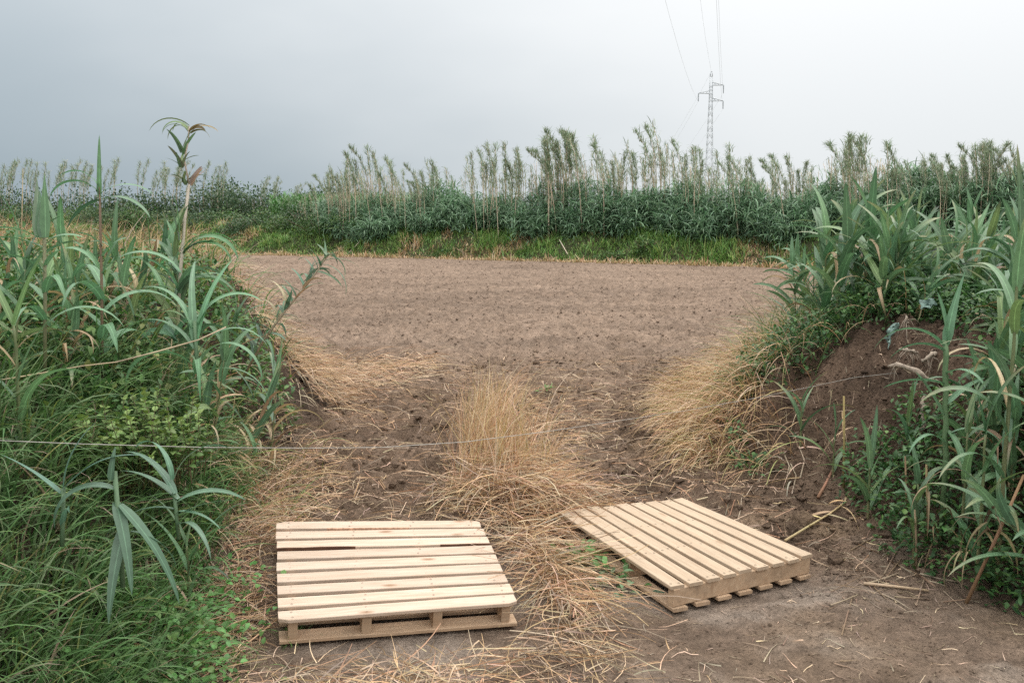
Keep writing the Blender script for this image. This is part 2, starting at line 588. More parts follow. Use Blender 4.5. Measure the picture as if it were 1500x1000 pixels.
# ------------------------------------------------------------------ clods and stones
def ico():
    import bmesh
    bm = bmesh.new()
    bmesh.ops.create_icosphere(bm, subdivisions=1, radius=1)
    v = np.array([q.co[:] for q in bm.verts])
    f = np.array([[w.index for w in p.verts] for p in bm.faces])
    bm.free()
    return v, f


IV, IF = ico()


OV = np.array([(1, 0, 0), (-1, 0, 0), (0, 1, 0), (0, -1, 0), (0, 0, 1), (0, 0, -1.)])
OF = np.array([(0, 2, 4), (2, 1, 4), (1, 3, 4), (3, 0, 4), (2, 0, 5), (1, 2, 5), (3, 1, 5), (0, 3, 5)])


def lumps(P, r, IV=IV, IF=IF, rng=R):
    n = len(P)
    V = IV[None] * (1 + .8 * (rng.random((n, len(IV), 1)) - .5)) * r[:, None, None] * rng.uniform(.6, 1.15, (n, 1, 3)) * np.array([1, 1, .75])
    V = V + P[:, None]
    Fi = (IF[None] + (np.arange(n) * len(IV))[:, None, None]).reshape(-1, 3)
    return V.reshape(-1, 3), Fi


def clods(name, P, r, label, tint=1., lo=False):
    IV_, IF_ = (OV, OF) if lo else (IV, IF)
    P = P + np.array([0, 0, 1.]) * r[:, None] * .1
    V, Fi = lumps(P, r, IV_, IF_)
    c = np.repeat(soil_col(P[:, 0], P[:, 1]) * (tint * R.uniform(.8, 1.15, (len(P), 1))), len(IV_), 0)
    tag(mk(name, V, Fi, 'soil', None, c, smooth=False), label, 'soil clods', kind='stuff')


def not_pallet(x, y, m=0.):
    ok = np.ones(np.shape(x), bool)
    for p in PAL:
        M = rotm(p['r'])
        lx = (x - p['c'][0]) * M[0, 0] + (y - p['c'][1]) * M[1, 0]
        ly = (x - p['c'][0]) * M[0, 1] + (y - p['c'][1]) * M[1, 1]
        ok &= (np.abs(lx) > .6 + m) | (np.abs(ly) > .55 + m)
    return ok


P = scatter(330000, -22, 20, 11, 48, lambda x, y: (sdist(x, y, FAR) < -.3) * (sdist(x, y, LEFT) < 0) * (sdist(x, y, RIGHT) < 0) * (np.abs(x) < .6 * y) * np.clip(13 / y, .2, 1))
clods('field_clods', P, R.lognormal(-4.62, .5, len(P)), 'small dark clods sprinkled over the harrowed field', .95, True)
P = scatter(60000, -2.2, 3.6, 5.2, 12.5, lambda x, y: not_pallet(x, y) * (.25 + .75 * (sdist(x, y, RIGHT) > -.5)) * (sdist(x, y, LEFT) < .4))
clods('earth_crumbs', P, R.lognormal(-4.9, .55, len(P)), 'crumbs of earth on the track and the right slope', 1., True)
P = scatter(4200, -2.2, 3.3, 4.9, 12.5, lambda x, y: not_pallet(x, y) * np.clip(.25 + 1.6 * fbm(x, y, 1.3, 2) + .9 * ell(x, y, 1.9, 5.9, .5, .9), 0, 1) * (sdist(x, y, LEFT) < .5))
clods('earth_lumps', P, R.lognormal(-3.7, .4, len(P)), 'crumbly lumps of brown earth beside the wheel tracks and on the slope', .95)
P = scatter(14000, -1.4, 3.2, 3.0, 5.6, lambda x, y: not_pallet(x, y) * 1.)
clods('road_grit', P, R.lognormal(-5.6, .5, len(P)), 'grit and tiny stones lying on the dirt road', 1.05, True)

# ------------------------------------------------------------------ pallets
def grid_board(L0, L1, w0, w1, zt, th, rng, ns=26, ch=.0025, notch=None, corner=None):
    """A sawn board: from point L0 to L1 (x,y), widths, top z, thickness; slightly wavy edges."""
    L0, L1 = np.array(L0, float), np.array(L1, float)
    t = np.linspace(0, 1, ns)
    c = L0 + (L1 - L0) * t[:, None]
    d = (L1 - L0) / np.linalg.norm(L1 - L0)
    nrm = np.array([-d[1], d[0]])
    ln = np.linalg.norm(L1 - L0)
    hw = (w0 + (w1 - w0) * t) / 2
    ea = hw + .0016 * fbm(t * ln * 6 + rng.random() * 90, t * 0 + rng.random() * 90, 1, 3)
    eb = hw + .0016 * fbm(t * ln * 6 + rng.random() * 90, t * 0 + rng.random() * 90, 1, 3)
    if corner:  # clipped corners: 1 = +side, -1 = -side
        cut = np.clip(1 - np.minimum(t, 1 - t) * ln / .03, 0, 1) * .018
        if corner > 0:
            ea = ea - cut
        else:
            eb = eb - cut
    if notch is not None:
        eb = eb - .55 * np.interp(t, *notch)
    warp = .0025 * fbm(t * 2 + rng.random() * 90, t * 0, 1, 2)
    sec = lambda a, b, z: np.stack([np.concatenate([[p] for p in (c + nrm * a[:, None])]), ], 0)
    rows = []
    for off, z in ((ea - ch, zt), (ea, zt - ch), (ea, zt - th + ch), (ea - ch, zt - th), (-(eb - ch), zt - th), (-eb, zt - th + ch), (-eb, zt - ch), (-(eb - ch), zt)):
        p = c + nrm * off[:, None]
        rows.append(np.stack([p[:, 0], p[:, 1], z + warp + t * 0], -1))
    V = np.stack(rows, 1)
    m = 8
    i = np.arange(ns * m).reshape(ns, m)
    j = np.roll(i, -1, 1)
    Fq = np.stack([i[:-1], i[1:], j[1:], j[:-1]], -1).reshape(-1, 4)
    e = []
    for row, flip in ((i[0], False), (i[-1], True)):
        for a in ((0, 1, 6, 7), (1, 2, 5, 6), (2, 3, 4, 5)):
            f = row[list(a)]
            e.append(f[::-1] if flip else f)
    Fq = np.concatenate([Fq, np.array(e)])
    return V.reshape(-1, 3), Fq, c, nrm


def disc(p, r, k=8, h=.0012):
    a = np.arange(k) * 2 * PI / k
    ring = np.stack([p[0] + r * np.cos(a), p[1] + r * np.sin(a), np.full(k, p[2])], -1)
    V = np.concatenate([ring, ring + [0, 0, h], [[p[0], p[1], p[2] + h]]])
    i = np.arange(k)
    j = (i + 1) % k
    return V, np.concatenate([np.stack([i, j, j + k, i + k], -1), np.stack([i + k, j + k, np.full(k, 2 * k), np.full(k, 2 * k)], -1)])


def pallet(pd, label, mats, fresh):
    rng = np.random.default_rng(3 if fresh else 5)
    M = rotm(pd['r'])
    base = np.array(pd['c']) - M[:, 2] * .13
    root = empty('wooden_pallet', base, pd['r'])
    tag(root, label, 'pallet')
    rl, rr, fr, fl = [np.array(q) for q in pd['q']]
    lerp = lambda a, b, t: a + (b - a) * t
    xs = [.055, .355, .655, .955] if fresh else [.03, .34, .64, .975]
    nb = 9
    bw = .083
    for k in range(nb):
        # v = 0 rear .. 1 front, inset by half a board
        v = lambda e0, e1: (bw / 2 + k * (np.linalg.norm(e1 - e0) - bw) / (nb - 1)) / np.linalg.norm(e1 - e0)
        a, b = lerp(rl, fl, v(rl, fl)), lerp(rr, fr, v(rr, fr))
        d = (b - a) / np.linalg.norm(b - a)
        a, b = a - d * rng.uniform(0, .006), b + d * rng.uniform(0, .006)
        if not fresh:
            a, b = a - d * rng.uniform(-.012, .012), b + d * rng.uniform(-.014, .01)
        w = bw * rng.uniform(.97, 1.03)
        notch = None
        if fresh and k == 2:
            notch = ([0, .02, .12, .2, .3, .36, .68, .75, .82, .92, 1], [.006, .012, .004, .013, .009, 0, 0, .006, .002, .009, .004])
        V, Fq, c, nrm = grid_board(a, b, w, w * rng.uniform(.97, 1.03), .13, .019, rng, notch=notch, corner=(1 if k == 0 else -1 if k == nb - 1 else None) if fresh else (None))
        fm = np.zeros(len(Fq), int)
        o_V, o_F, o_M = [V], [Fq], [fm]
        n = len(V)
        if notch is not None:  # bark left along the waney edge
            seg = (np.arange(len(Fq)) // 8)
            side = np.arange(len(Fq)) % 8
            tt = seg / 25.
            fm[((side >= 4) & (side <= 6)) & ((tt < .33) | (tt > .72)) & (np.arange(len(Fq)) < 25 * 8)] = 2
        if fresh and k == 0:
            seg, side = np.arange(len(Fq)) // 8, np.arange(len(Fq)) % 8
            fm[((side == 6) | (side == 5)) & (seg > 5) & (seg < 16) & (np.arange(len(Fq)) < 25 * 8)] = 3
        for x in xs:
            for s_ in (-1, 1):
                q = lerp(a, b, x) + d * s_ * .012 * rng.uniform(-.5, 1.4) + nrm * s_ * .022
                dv, df = disc((q[0], q[1], .1297), .0048 if fresh else .006)
                o_V.append(dv)
                o_F.append(df + n)
                o_M.append(np.ones(len(df), int))
                n += len(dv)
        mk('deck_board', np.concatenate(o_V), np.concatenate(o_F), [mats[0], 'nail', 'bark', 'inner_bark'], root, smooth=False, fmat=np.concatenate(o_M))
    for x in xs:
        a, b = lerp(rl, rr, x), lerp(fl, fr, x)
        d = (b - a) / np.linalg.norm(b - a)
        V, Fq, _, _ = grid_board(a + d * .012, b - d * .016, .042, .042, .1107, .0915, rng, 12)
        o = mk('stringer', V, Fq, mats[1], root, smooth=False)
    nlow = 7
    for k in range(nlow):
        t = .055 + k / (nlow - 1) * .89
        a, b = lerp(rl, fl, t), lerp(rr, fr, t)
        d = (b - a) / np.linalg.norm(b - a)
        V, Fq, _, _ = grid_board(a + d * rng.uniform(0, .01), b + d * (.012 if not fresh else rng.uniform(-.01, .01)), .088, .088, .0189, .0185, rng, 16,
                                 corner=None)
        mk('bottom_board', V, Fq, mats[2], root, smooth=False)
    return root


pallet(PAL[0], 'pale fresh pine pallet lying square in front of the left track', ('pine_fresh', 'pine_low', 'pine_low'), True)
pallet(PAL[1], 'duller tan pallet lying askew beside the bare earth slope', ('pine_dull', 'pine_low', 'pine_low'), False)

# ------------------------------------------------------------------ straw
S_GOLD, S_PALE, S_GREY, S_RED = (.53, .365, .225), (.62, .475, .335), (.33, .26, .195), (.42, .26, .16)


def straw(name, P, label, L=(.15, .4), W=.0035, el=(-.1, .35), az=None, droop=.5, lift=.05, pal=((S_GOLD, S_PALE, S_GREY, S_RED), (.35, .3, .22, .13)), n=4, g=.004):
    N = len(P)
    P = P + np.stack([0 * P[:, 0], 0 * P[:, 0], R.random(N) ** 2 * lift], -1)
    a = R.uniform(0, 2 * PI, N) if az is None else az
    b = Bag().add(*blades(P, a, R.uniform(*el, N), R.uniform(*L, N), R.uniform(.7, 1.4, N) * W, R.uniform(-.2, 1, N) * droop, n, 'straw', 0, R.uniform(-2, 2, N),
                          R.normal(0, .45, N), mix(pal[0], N, pal[1]), None, g))
    return tag(b.build(name, 'straw'), label, 'straw', kind='stuff')


# litter over track, in front of and between the pallets, thick patches
dl = lambda x, y: not_pallet(x, y, .04) * (.06 + .94 * np.clip(
    ell(x, y, .15, 5.3, .38, .9) + ell(x, y, -.15, 3.85, .8, .2) + 1.2 * ell(x, y, -1.33, 4.7, .2, 1.1) + ell(x, y, .05, 6.1, .42, .35) + .6 * ell(x, y, .35, 7.8, .4, 1.4)
    + .9 * ell(x, y, -1.35, 6.3, .3, 1.0) + .06 * ell(x, y, -.6, 6.4, .8, .7) + .08 * ell(x, y, -1.1, 10., .8, 2.) + .15 * ell(x, y, .3, 10., 1, 1.5) + .3 * ell(x, y, 1.3, 5.9, .3, 1.5), 0, 1)
    * (.55 + 1.2 * np.clip(fbm(x, y, 2.5, 3) + .2, 0, 1))) * (1 - .93 * sst(.2, 1., x) * (1 - sst(5.0, 5.8, y)))
P = scatter(42000, -1.9, 2.2, 3.0, 12.5, dl)
straw('straw_litter', P, 'loose dry straw littered over the track and around the pallets', (.05, .3), .0048, (-.05, .25), None, .6, .05)
P = scatter(14000, -.5, .75, 4.1, 6.4, lambda x, y: not_pallet(x, y, .12) * np.clip(.75 * ell(x, y, .12, 5.3, .21, .9) + ell(x, y, .05, 6.1, .4, .25), 0, 1))
straw('straw_mat', P, 'thick matted straw lying between the two pallets', (.15, .5), .0055, (0, .5), R.normal(-1.2, .8, len(P)), 1.2, .12)
P = scatter(10500, -1.7, -.1, 3.1, 5.9, lambda x, y: not_pallet(x, y) * np.clip(ell(x, y, -.2, 3.88, .55, .16) + 1.3 * ell(x, y, -1.36, 4.7, .16, .8), 0, 1))
straw('straw_fringe', P, 'trampled straw in front of the left pallet', (.07, .3), .005, (0, .4), None, 1.2, .07)

P = scatter(8500, -1.6, 3.3, 3.0, 7.2, lambda x, y: not_pallet(x, y) * np.clip(.22 + .9 * ell(x, y, 1.95, 5.2, .35, .5) + .6 * ell(x, y, 1.2, 6.6, .5, .4) + .5 * ell(x, y, .9, 4.0, .5, .2) + .45 * ell(x, y, 2.5, 6.9, .5, .6), 0, 1))
straw('dry_debris', P, 'small dry plant debris strewn over the road and the foot of the right slope', (.02, .13), .0045, (-.1, .3), None, .8, .012, ((S_GREY, (.24, .17, .12), S_PALE), (.45, .35, .2)))

# upright dry grass on the strip between the wheel tracks
P = scatter(6500, -.65, .75, 5.7, 9.2, lambda x, y: np.clip(1.3 * ell(x, y, -.1, 6.45, .19, .42) + .9 * ell(x, y, -.2, 7.6, .18, .9) + .4 * ell(x, y, .1, 6.5, .22, .35), 0, 1))
N = len(P)
hgt = (.22 + .38 * R.random(N)) * (.7 + 1.1 * np.clip(fbm(P[:, 0], P[:, 1], 5, 2) + .3, 0, 1)) * (1 - .4 * sst(7.3, 9, P[:, 1])) * (1 - .35 * sst(.1, .4, P[:, 0]))
b = Bag().add(*blades(P, R.normal(-.4, 1.4, N), R.normal(1.3, .22, N), hgt, R.uniform(.004, .0085, N), R.uniform(0, 1.6, N), 6, 'grass', 0, R.uniform(-2, 2, N), R.normal(0, .5, N),
                      mix((S_GOLD, S_PALE, S_RED, (.47, .36, .19)), N, (.4, .3, .1, .2)), None, .003, 2.))
P = scatter(2600, -.7, .95, 5.75, 8.8, lambda x, y: np.clip(ell(x, y, -.03, 6.25, .24, .35) + .35 * ell(x, y, .1, 7.5, .3, .9), 0, 1))
N = len(P)
b.add(*blades(P, R.normal(-.9, .9, N), R.uniform(.2, 1., N), R.uniform(.3, .6, N), R.uniform(.005, .008, N), R.uniform(.6, 1.8, N), 7, 'grass', 0, R.uniform(-2, 2, N), R.normal(0, .5, N),
              mix((S_GOLD, S_PALE, S_GREY), N, (.45, .4, .15)), None, .004))
tag(b.build('dry_grass_strip', 'straw'), 'upright tuft of golden dry grass on the strip between the tracks', 'dry grass', kind='stuff')

# combed straw hanging down the end of the right bank
P = scatter(12500, .9, 3.0, 6.6, 11., lambda x, y: np.clip(1.4 * ell(x, y, 1.62, 7.9, .38, 1.15, -.1) + .9 * ell(x, y, 2.0, 9.2, .5, 1.0), 0, 1) * (sdist(x, y, RIGHT) > .02))
N = len(P)
sdr = np.clip(sdist(P[:, 0], P[:, 1], RIGHT), 0, 1.2)
b = Bag().add(*blades(P + np.array([0, 0, .03]), R.normal(-2.45, .33, N), R.uniform(.1, 1.15, N), R.uniform(.4, .85, N) * (.7 + .35 * sdr), R.uniform(.0045, .008, N), R.uniform(1., 2.1, N), 8, 'grass', 0,
                      R.uniform(-1.5, 1.5, N), R.normal(0, .35, N), mix((S_GOLD, S_PALE, S_RED, (.45, .37, .18), (.27, .29, .12)), N, (.38, .33, .12, .13, .04)), None, .008))
tag(b.build('combed_straw', 'straw'), 'long golden straw combed down the end of the right bank', 'straw', kind='stuff')

# flattened straw on the far end of the left bank and dry grass on its crest
P = scatter(9000, -3.6, -1.0, 8.2, 13, lambda x, y: np.clip(1.2 * ell(x, y, -2.15, 10.4, .5, 1.4) + .6 * ell(x, y, -1.5, 11.8, .5, .8), 0, 1))
N = len(P)
b = Bag().add(*blades(P + np.array([0, 0, .02]), R.normal(-.55, .5, N), R.uniform(-.2, .7, N), R.uniform(.25, .65, N), R.uniform(.005, .009, N), R.uniform(.4, 1.6, N), 6, 'grass', 0, R.uniform(-1.5, 1.5, N),
                      R.normal(0, .4, N), mix((S_GOLD, S_PALE, S_RED, S_GREY), N, (.3, .34, .2, .16)), None, .006))
tag(b.build('flattened_straw', 'straw'), 'flattened straw sliding off the far end of the left bank', 'straw', kind='stuff')
P = scatter(11000, -7.5, -2.1, 6.8, 12.8, lambda x, y: np.clip(sst(.9, 1.6, sdist(x, y, LEFT)), 0, 1) * np.clip(sst(8.0, 9.3, y + .3 * x + 1.2), 0, 1))
N = len(P)
b = Bag().add(*blades(P, R.normal(-.3, 1., N), R.normal(1.35, .2, N), R.uniform(.16, .46, N), R.uniform(.005, .009, N), R.uniform(.2, 1.7, N), 5, 'grass', 0, R.uniform(-1.5, 1.5, N), 0.,
                      mix((S_GOLD, S_PALE, (.45, .36, .19), (.20, .27, .10)), N, (.36, .30, .14, .2)), None, None, 2.))
tag(b.build('crest_dry_grass', 'straw'), 'band of dry yellow grass on the crest of the left bank', 'dry grass', kind='stuff')
P = scatter(6500, -2.35, -1.2, 5.0, 9.3, lambda x, y: np.clip(ell(x, y, -1.6, 6.0, .2, .9), 0, 1))
N = len(P)
b = Bag().add(*blades(P, R.normal(-.6, .7, N), R.uniform(.2, 1.4, N), R.uniform(.2, .5, N), R.uniform(.005, .008, N), R.uniform(.6, 2., N), 6, 'grass', 0, R.uniform(-1.5, 1.5, N), 0.,
                      mix((S_GOLD, S_PALE, (.22, .27, .1), S_GREY), N, (.35, .3, .2, .15)), None, .004))
tag(b.build('toe_dry_grass', 'straw'), 'half dry grass hanging at the foot of the left bank', 'dry grass', kind='stuff')

# ------------------------------------------------------------------ green ground cover
G1, G2, G3, G4 = (.09, .17, .064), (.125, .225, .08), (.155, .22, .11), (.24, .27, .10)


def ground_grass(P, L, W, droop, name, label, pal, pr, azm=None, el=(1.2, .25), n=6, add=None):
    N = len(P)
    az = R.uniform(0, 2 * PI, N) if azm is None else R.normal(azm, 1.15, N)
    b = Bag().add(*blades(P, az, R.normal(*el, N), R.uniform(*L, N), R.uniform(.7, 1.3, N) * W, R.uniform(*droop, N), n, 'grass', .2, R.uniform(-.8, .8, N), R.normal(0, .3, N),
                          mix(pal, N, pr), None, .003))
    return tag(b.build(name, 'grass'), label, 'grass', kind='stuff')


P = scatter(19000, -3.4, -1.2, 2.4, 5.8, lambda x, y: sst(.02, .16, sdist(x, y, LEFT) - .16 * sst(3.9, 4.7, y) + .2 * fbm(x, y, 3, 2)) * (.35 + .65 * (1 - sst(.7, 1.3, sdist(x, y, LEFT)))))
ground_grass(P, (.18, .46), .0125, (.5, 2.1), 'bank_grass', 'dense dark green grass arching over the near slope of the left bank', (G1, G2, G3, G4, S_GREY), (.42, .27, .2, .07, .04), -.3)
P = scatter(3000, -5.5, -1.3, 5., 11., lambda x, y: sst(.0, .3, sdist(x, y, LEFT) - .35 * sst(6, 7, y)) * (1 - .7 * sst(1.6, 3, sdist(x, y, LEFT))))
ground_grass(P, (.25, .65), .012, (.6, 2.2), 'tall_bank_grass', 'tall mixed green grass under the reeds of the left bank', (G1, G2, G4, S_GOLD, S_GREY), (.33, .28, .17, .12, .10), -.6)
P = scatter(7000, 1.8, 8., 7.4, 13., lambda x, y: sst(.5, .9, sdist(x, y, RIGHT)))
ground_grass(P, (.25, .7), .009, (.6, 2.2), 'right_bank_grass', 'rank green grass under the reeds of the right bank', (G1, G2, G3, S_GOLD), (.4, .3, .2, .1), -2.2)


def leafy(P, size, name, label, cat, pal, pr, lift, droopel=(.5, .5), asp=.62, rounds=1, n=3, up=0.):
    N = len(P)
    P = P + np.stack([0 * P[:, 0], 0 * P[:, 0], R.random(N) * lift], -1)
    b = Bag().add(*blades(P, R.uniform(0, 2 * PI, N), R.normal(*droopel, N), R.uniform(*size, N), R.uniform(size[0], size[1], N) * asp, R.uniform(.2, 1.2, N), n, 'ovate', .25, R.normal(0, .3, N), 0.,
                          mix(pal, N, pr), None, .004))
    return tag(b.build(name, 'leaf'), label, cat, kind='stuff')


B1, B2, B3 = (.042, .10, .036), (.07, .155, .048), (.12, .215, .065)
mound = lambda x, y: .5 + .5 * np.sin(0 * x) + fbm(x, y, 3., 2)
bram = lambda x, y: np.clip(2.2 * ell(x, y, 2.62, 5.2, .46, .75) + 1.15 * ell(x, y, 2.4, 6.2, .26, .3) + 1.1 * ell(x, y, 2.0, 8.0, .25, .45) + 1.5 * ell(x, y, 3.2, 8.1, 1.3, .75)
                                                            + 1.2 * ell(x, y, 3.6, 6.4, .5, 1.6) + .9 * ell(x, y, 1.62, 7.05, .1, .12), 0, 1)
P = scatter(80000, 1.5, 6.0, 4.2, 9.5, lambda x, y: bram(x, y) * (sdist(x, y, RIGHT) > -.05))
P = P[bram(P[:, 0], P[:, 1]) + .25 * fbm(P[:, 0], P[:, 1], 5, 3) > .42]
leafy(P, (.025, .058), 'brambles', 'dark green bramble leaves carpeting the right bank', 'brambles', (B1, B2, B3), (.5, .37, .13), .3)
P = scatter(9000, -2.0, -.9, 2.9, 4.8, lambda x, y: np.clip(1.2 * ell(x, y, -1.42, 3.95, .2, .5) + .4 * ell(x, y, -1.5, 4.6, .2, .4), 0, 1))
leafy(P, (.022, .044), 'clover', 'bright clover patch at the foot of the left slope', 'clover', (B3, (.10, .24, .065), (.08, .19, .05)), (.3, .35, .35), .2, (.3, .4), .85)
P = scatter(24000, -4.8, -1.4, 4.6, 7.8, lambda x, y: sst(.1, .4, sdist(x, y, LEFT)) * 1.)
leafy(P, (.028, .06), 'bank_undergrowth', 'mixed small leaved undergrowth on the left bank', 'undergrowth', (B1, B2, B3, (.20, .23, .085)), (.2, .34, .32, .14), .38, (.4, .6))

# ------------------------------------------------------------------ giant reeds
RG = np.array([(.115, .205, .112), (.14, .24, .128), (.095, .175, .095), (.16, .24, .105)])
RDRY = np.array([(.36, .26, .15), (.42, .33, .2), (.25, .18, .11)])


def reed_parts(rng, h, nleaf, ll=(.38, .6), lw=(.034, .05), lean=0., laz=0., first=.12, r=.010, spear=2, dry=.12, stemcol=(.16, .19, .09), curve=1.6, droop=1., tan=False):
    """Stem and foliage of one giant reed, base at the origin."""
    ns = 14
    t = np.linspace(0, 1, ns)
    px = lean * h * t ** curve
    P = np.stack([px * math.cos(laz), px * math.sin(laz), h * t * (1 - .12 * abs(lean))], -1) + rng.normal(0, .003, (ns, 3)) * t[:, None]
    stem = Bag()
    tt = np.repeat(t, 1)
    rad = r * (1 - .55 * tt) * (1 + .12 * (np.arange(ns) % 2))
    sc = np.array(stemcol)[None] * (1 - .0 * t[:, None]) * rng.uniform(.85, 1.15, (ns, 1))
    lo = np.array([.30, .22, .13])
    sc = sc * (1 - np.clip(.55 - t, 0, 1)[:, None]) + lo * np.clip(.55 - t, 0, 1)[:, None]
    add_tube(stem, P, rad, 7, sc if not tan else jit((.42, .34, .23), ns, rng, .15, .03))
    fol = Bag()
    hi = first + (1 - first) * (np.arange(nleaf) + rng.uniform(-.2, .2, nleaf)) / max(nleaf - 1, 1)
    hi = np.clip(hi, .03, 1)
    hi[-spear:] = 1
    base = np.stack([np.interp(hi, t, P[:, k]) for k in range(3)], -1)
    az = rng.uniform(0, PI) + PI * (np.arange(nleaf) % 2) + rng.normal(0, .45, nleaf)
    el = rng.normal(.95, .14, nleaf) + .3 * hi
    L = rng.uniform(*ll, nleaf) * (.75 + .5 * np.sin(PI * np.clip(hi, 0, 1) ** .8))
    D = (rng.uniform(1.1, 2.3, nleaf) - .5 * hi) * droop
    W = rng.uniform(*lw, nleaf)
    el[-spear:], D[-spear:] = rng.normal(1.38, .1, spear), rng.uniform(.1, 1., spear)
    L[-spear:] = rng.uniform(.55, .85, spear) * ll[1]
    col = jit(RG[rng.choice(len(RG), nleaf)], nleaf, rng, .16, .06)
    dd = (rng.random(nleaf) < dry * (1.6 - 1.4 * hi) * 1.3) & (hi < .8)
    col[dd] = jit(RDRY[rng.choice(3, dd.sum())], dd.sum(), rng, .2, .06)
    D[dd] += 1.
    W[dd] *= .55
    tipc = np.where(rng.random() < .3, 1, 0) * np.array([.25, .2, .1]) + np.where(rng.random() < .3, 0, 1) * np.array([.08, .15, .08])
    fol.add(*blades(base, az, el, L, W, D, 11, 'reed', .22, rng.normal(0, .45, nleaf), rng.normal(0, .35, nleaf), col, np.clip(tipc, .05, .3), None, 1.4))
    return stem, fol


def reed(name, loc, label, group=None, rz=0., cat='reed', **k):
    seed = k.pop('seed', 1)
    e = empty(name, loc, (0, 0, rz))
    s, f = reed_parts(np.random.default_rng(seed), **k)
    s.build('stem', 'leaf', e)
    f.build('foliage', 'reed_leaf', e)
    return tag(e, label, cat, group)


def copy_thing(src, loc, rot, s, label=None, group=None):
    e = src.copy()
    C.objects.link(e)
    e.location, e.rotation_euler, e.scale = [float(v) for v in loc], rot, (s, s, s)
    if label:
        e['label'] = label
    if group:
        e['group'] = group
    for c in src.children:
        d = c.copy()
        C.objects.link(d)
        d.parent = e
    return e


def stand(protos, pts, sc, rng, tilt=.12, rz=None):
    """First uses of each prototype move it, the rest are copies."""
    used = set()
    for i, p in enumerate(pts):
        k = int(rng.integers(len(protos)))
        src = protos[k]
        rot = (rng.normal(0, tilt), rng.normal(0, tilt), rng.uniform(0, 2 * PI) if rz is None else rng.normal(*rz))
        s = sc(i, p, rng)
        if k not in used:
            used.add(k)
            src.location, src.rotation_euler, src.scale = [float(v) for v in p], rot, (s, s, s)
        else:
            copy_thing(src, p, rot, s)
    for k, src in enumerate(protos):
        if k not in used:
            for c in list(src.children):
                bpy.data.objects.remove(c)
            bpy.data.objects.remove(src)


gz = lambda x, y: float(H(np.array([x]), np.array([y]))[0])
# left bank thicket
lab, grp = 'green giant reed shoot in the thicket on the left bank', 'reed shoots crowding the left bank'
protoL = [reed('reed_shoot', (0, 0, 0), lab, grp, seed=20 + i, h=hh, nleaf=nl, dry=.3, ll=(.28, .48), lw=(.04, .064), first=.1, r=.007, lean=rr, laz=i)
          for i, (hh, nl, rr) in enumerate(((.4, 8, .2), (.5, 9, .1), (.6, 10, .25), (.45, 8, .3), (.65, 10, .15), (.55, 9, .35)))]
rng = np.random.default_rng(31)
pts = []
while len(pts) < 80:
    x, y = rng.uniform(-5, -1.4), rng.uniform(4.3, 6.6)
    s = sdist(np.array([x]), np.array([y]), LEFT)[0]
    d = ell(x, y, -2.05, 5.9, .55, 1.2) + .6 * ell(x, y, -3., 5.4, .9, 1.1)
    if s > .12 + .6 * (y > 6.6) and rng.random() < d:
        pts.append((x, y, gz(x, y) - .03))
stand(protoL, pts, lambda i, p, g: g.uniform(.6, 1.05) * (1 if p[0] > -3 else .75), rng, .22)
# right bank thicket
lab, grp = 'green giant reed shoot in the thicket on top of the right bank', 'reed shoots crowding the right bank'
protoR = [reed('reed_shoot', (0, 0, 0), lab, grp, seed=50 + i, h=hh, nleaf=nl, dry=.14, ll=(.46, .7), lw=(.075, .112), first=.14, r=.010, lean=rr, laz=i)
          for i, (hh, nl, rr) in enumerate(((.75, 10, .1), (.85, 11, .2), (1.0, 12, .15), (.7, 10, .25), (1.1, 14, .1), (.8, 11, .3)))]
pts = []
while len(pts) < 200:
    x, y = rng.uniform(2., 8), rng.uniform(4.4, 12.5)
    s = sdist(np.array([x]), np.array([y]), RIGHT)[0]
    d = ell(x, y, 3.2, 8.3, 1.0, 1.0) + 1.2 * ell(x, y, 2.9, 5.5, .35, .9) + .5 * ell(x, y, 5.5, 9.5, 1.5, 2)
    if s > .2 and rng.random() < d and not (x < 2.95 and 5.9 < y < 7.5) and not (.36 < x / y < .46 and y < 6.7) and x / y > .28:
        pts.append((x, y, gz(x, y) - .03))
stand(protoR, pts, lambda i, p, g: g.uniform(.48, .76) * (1 + .15 * sst(.43, .52, p[0] / p[1])), rng, .2)


# single reeds one can tell apart -------------------------------------------------
def on(px, d, dz=-.03):
    p = at(px, 500, d)
    return (p[0], p[1], gz(p[0], p[1]) + dz)


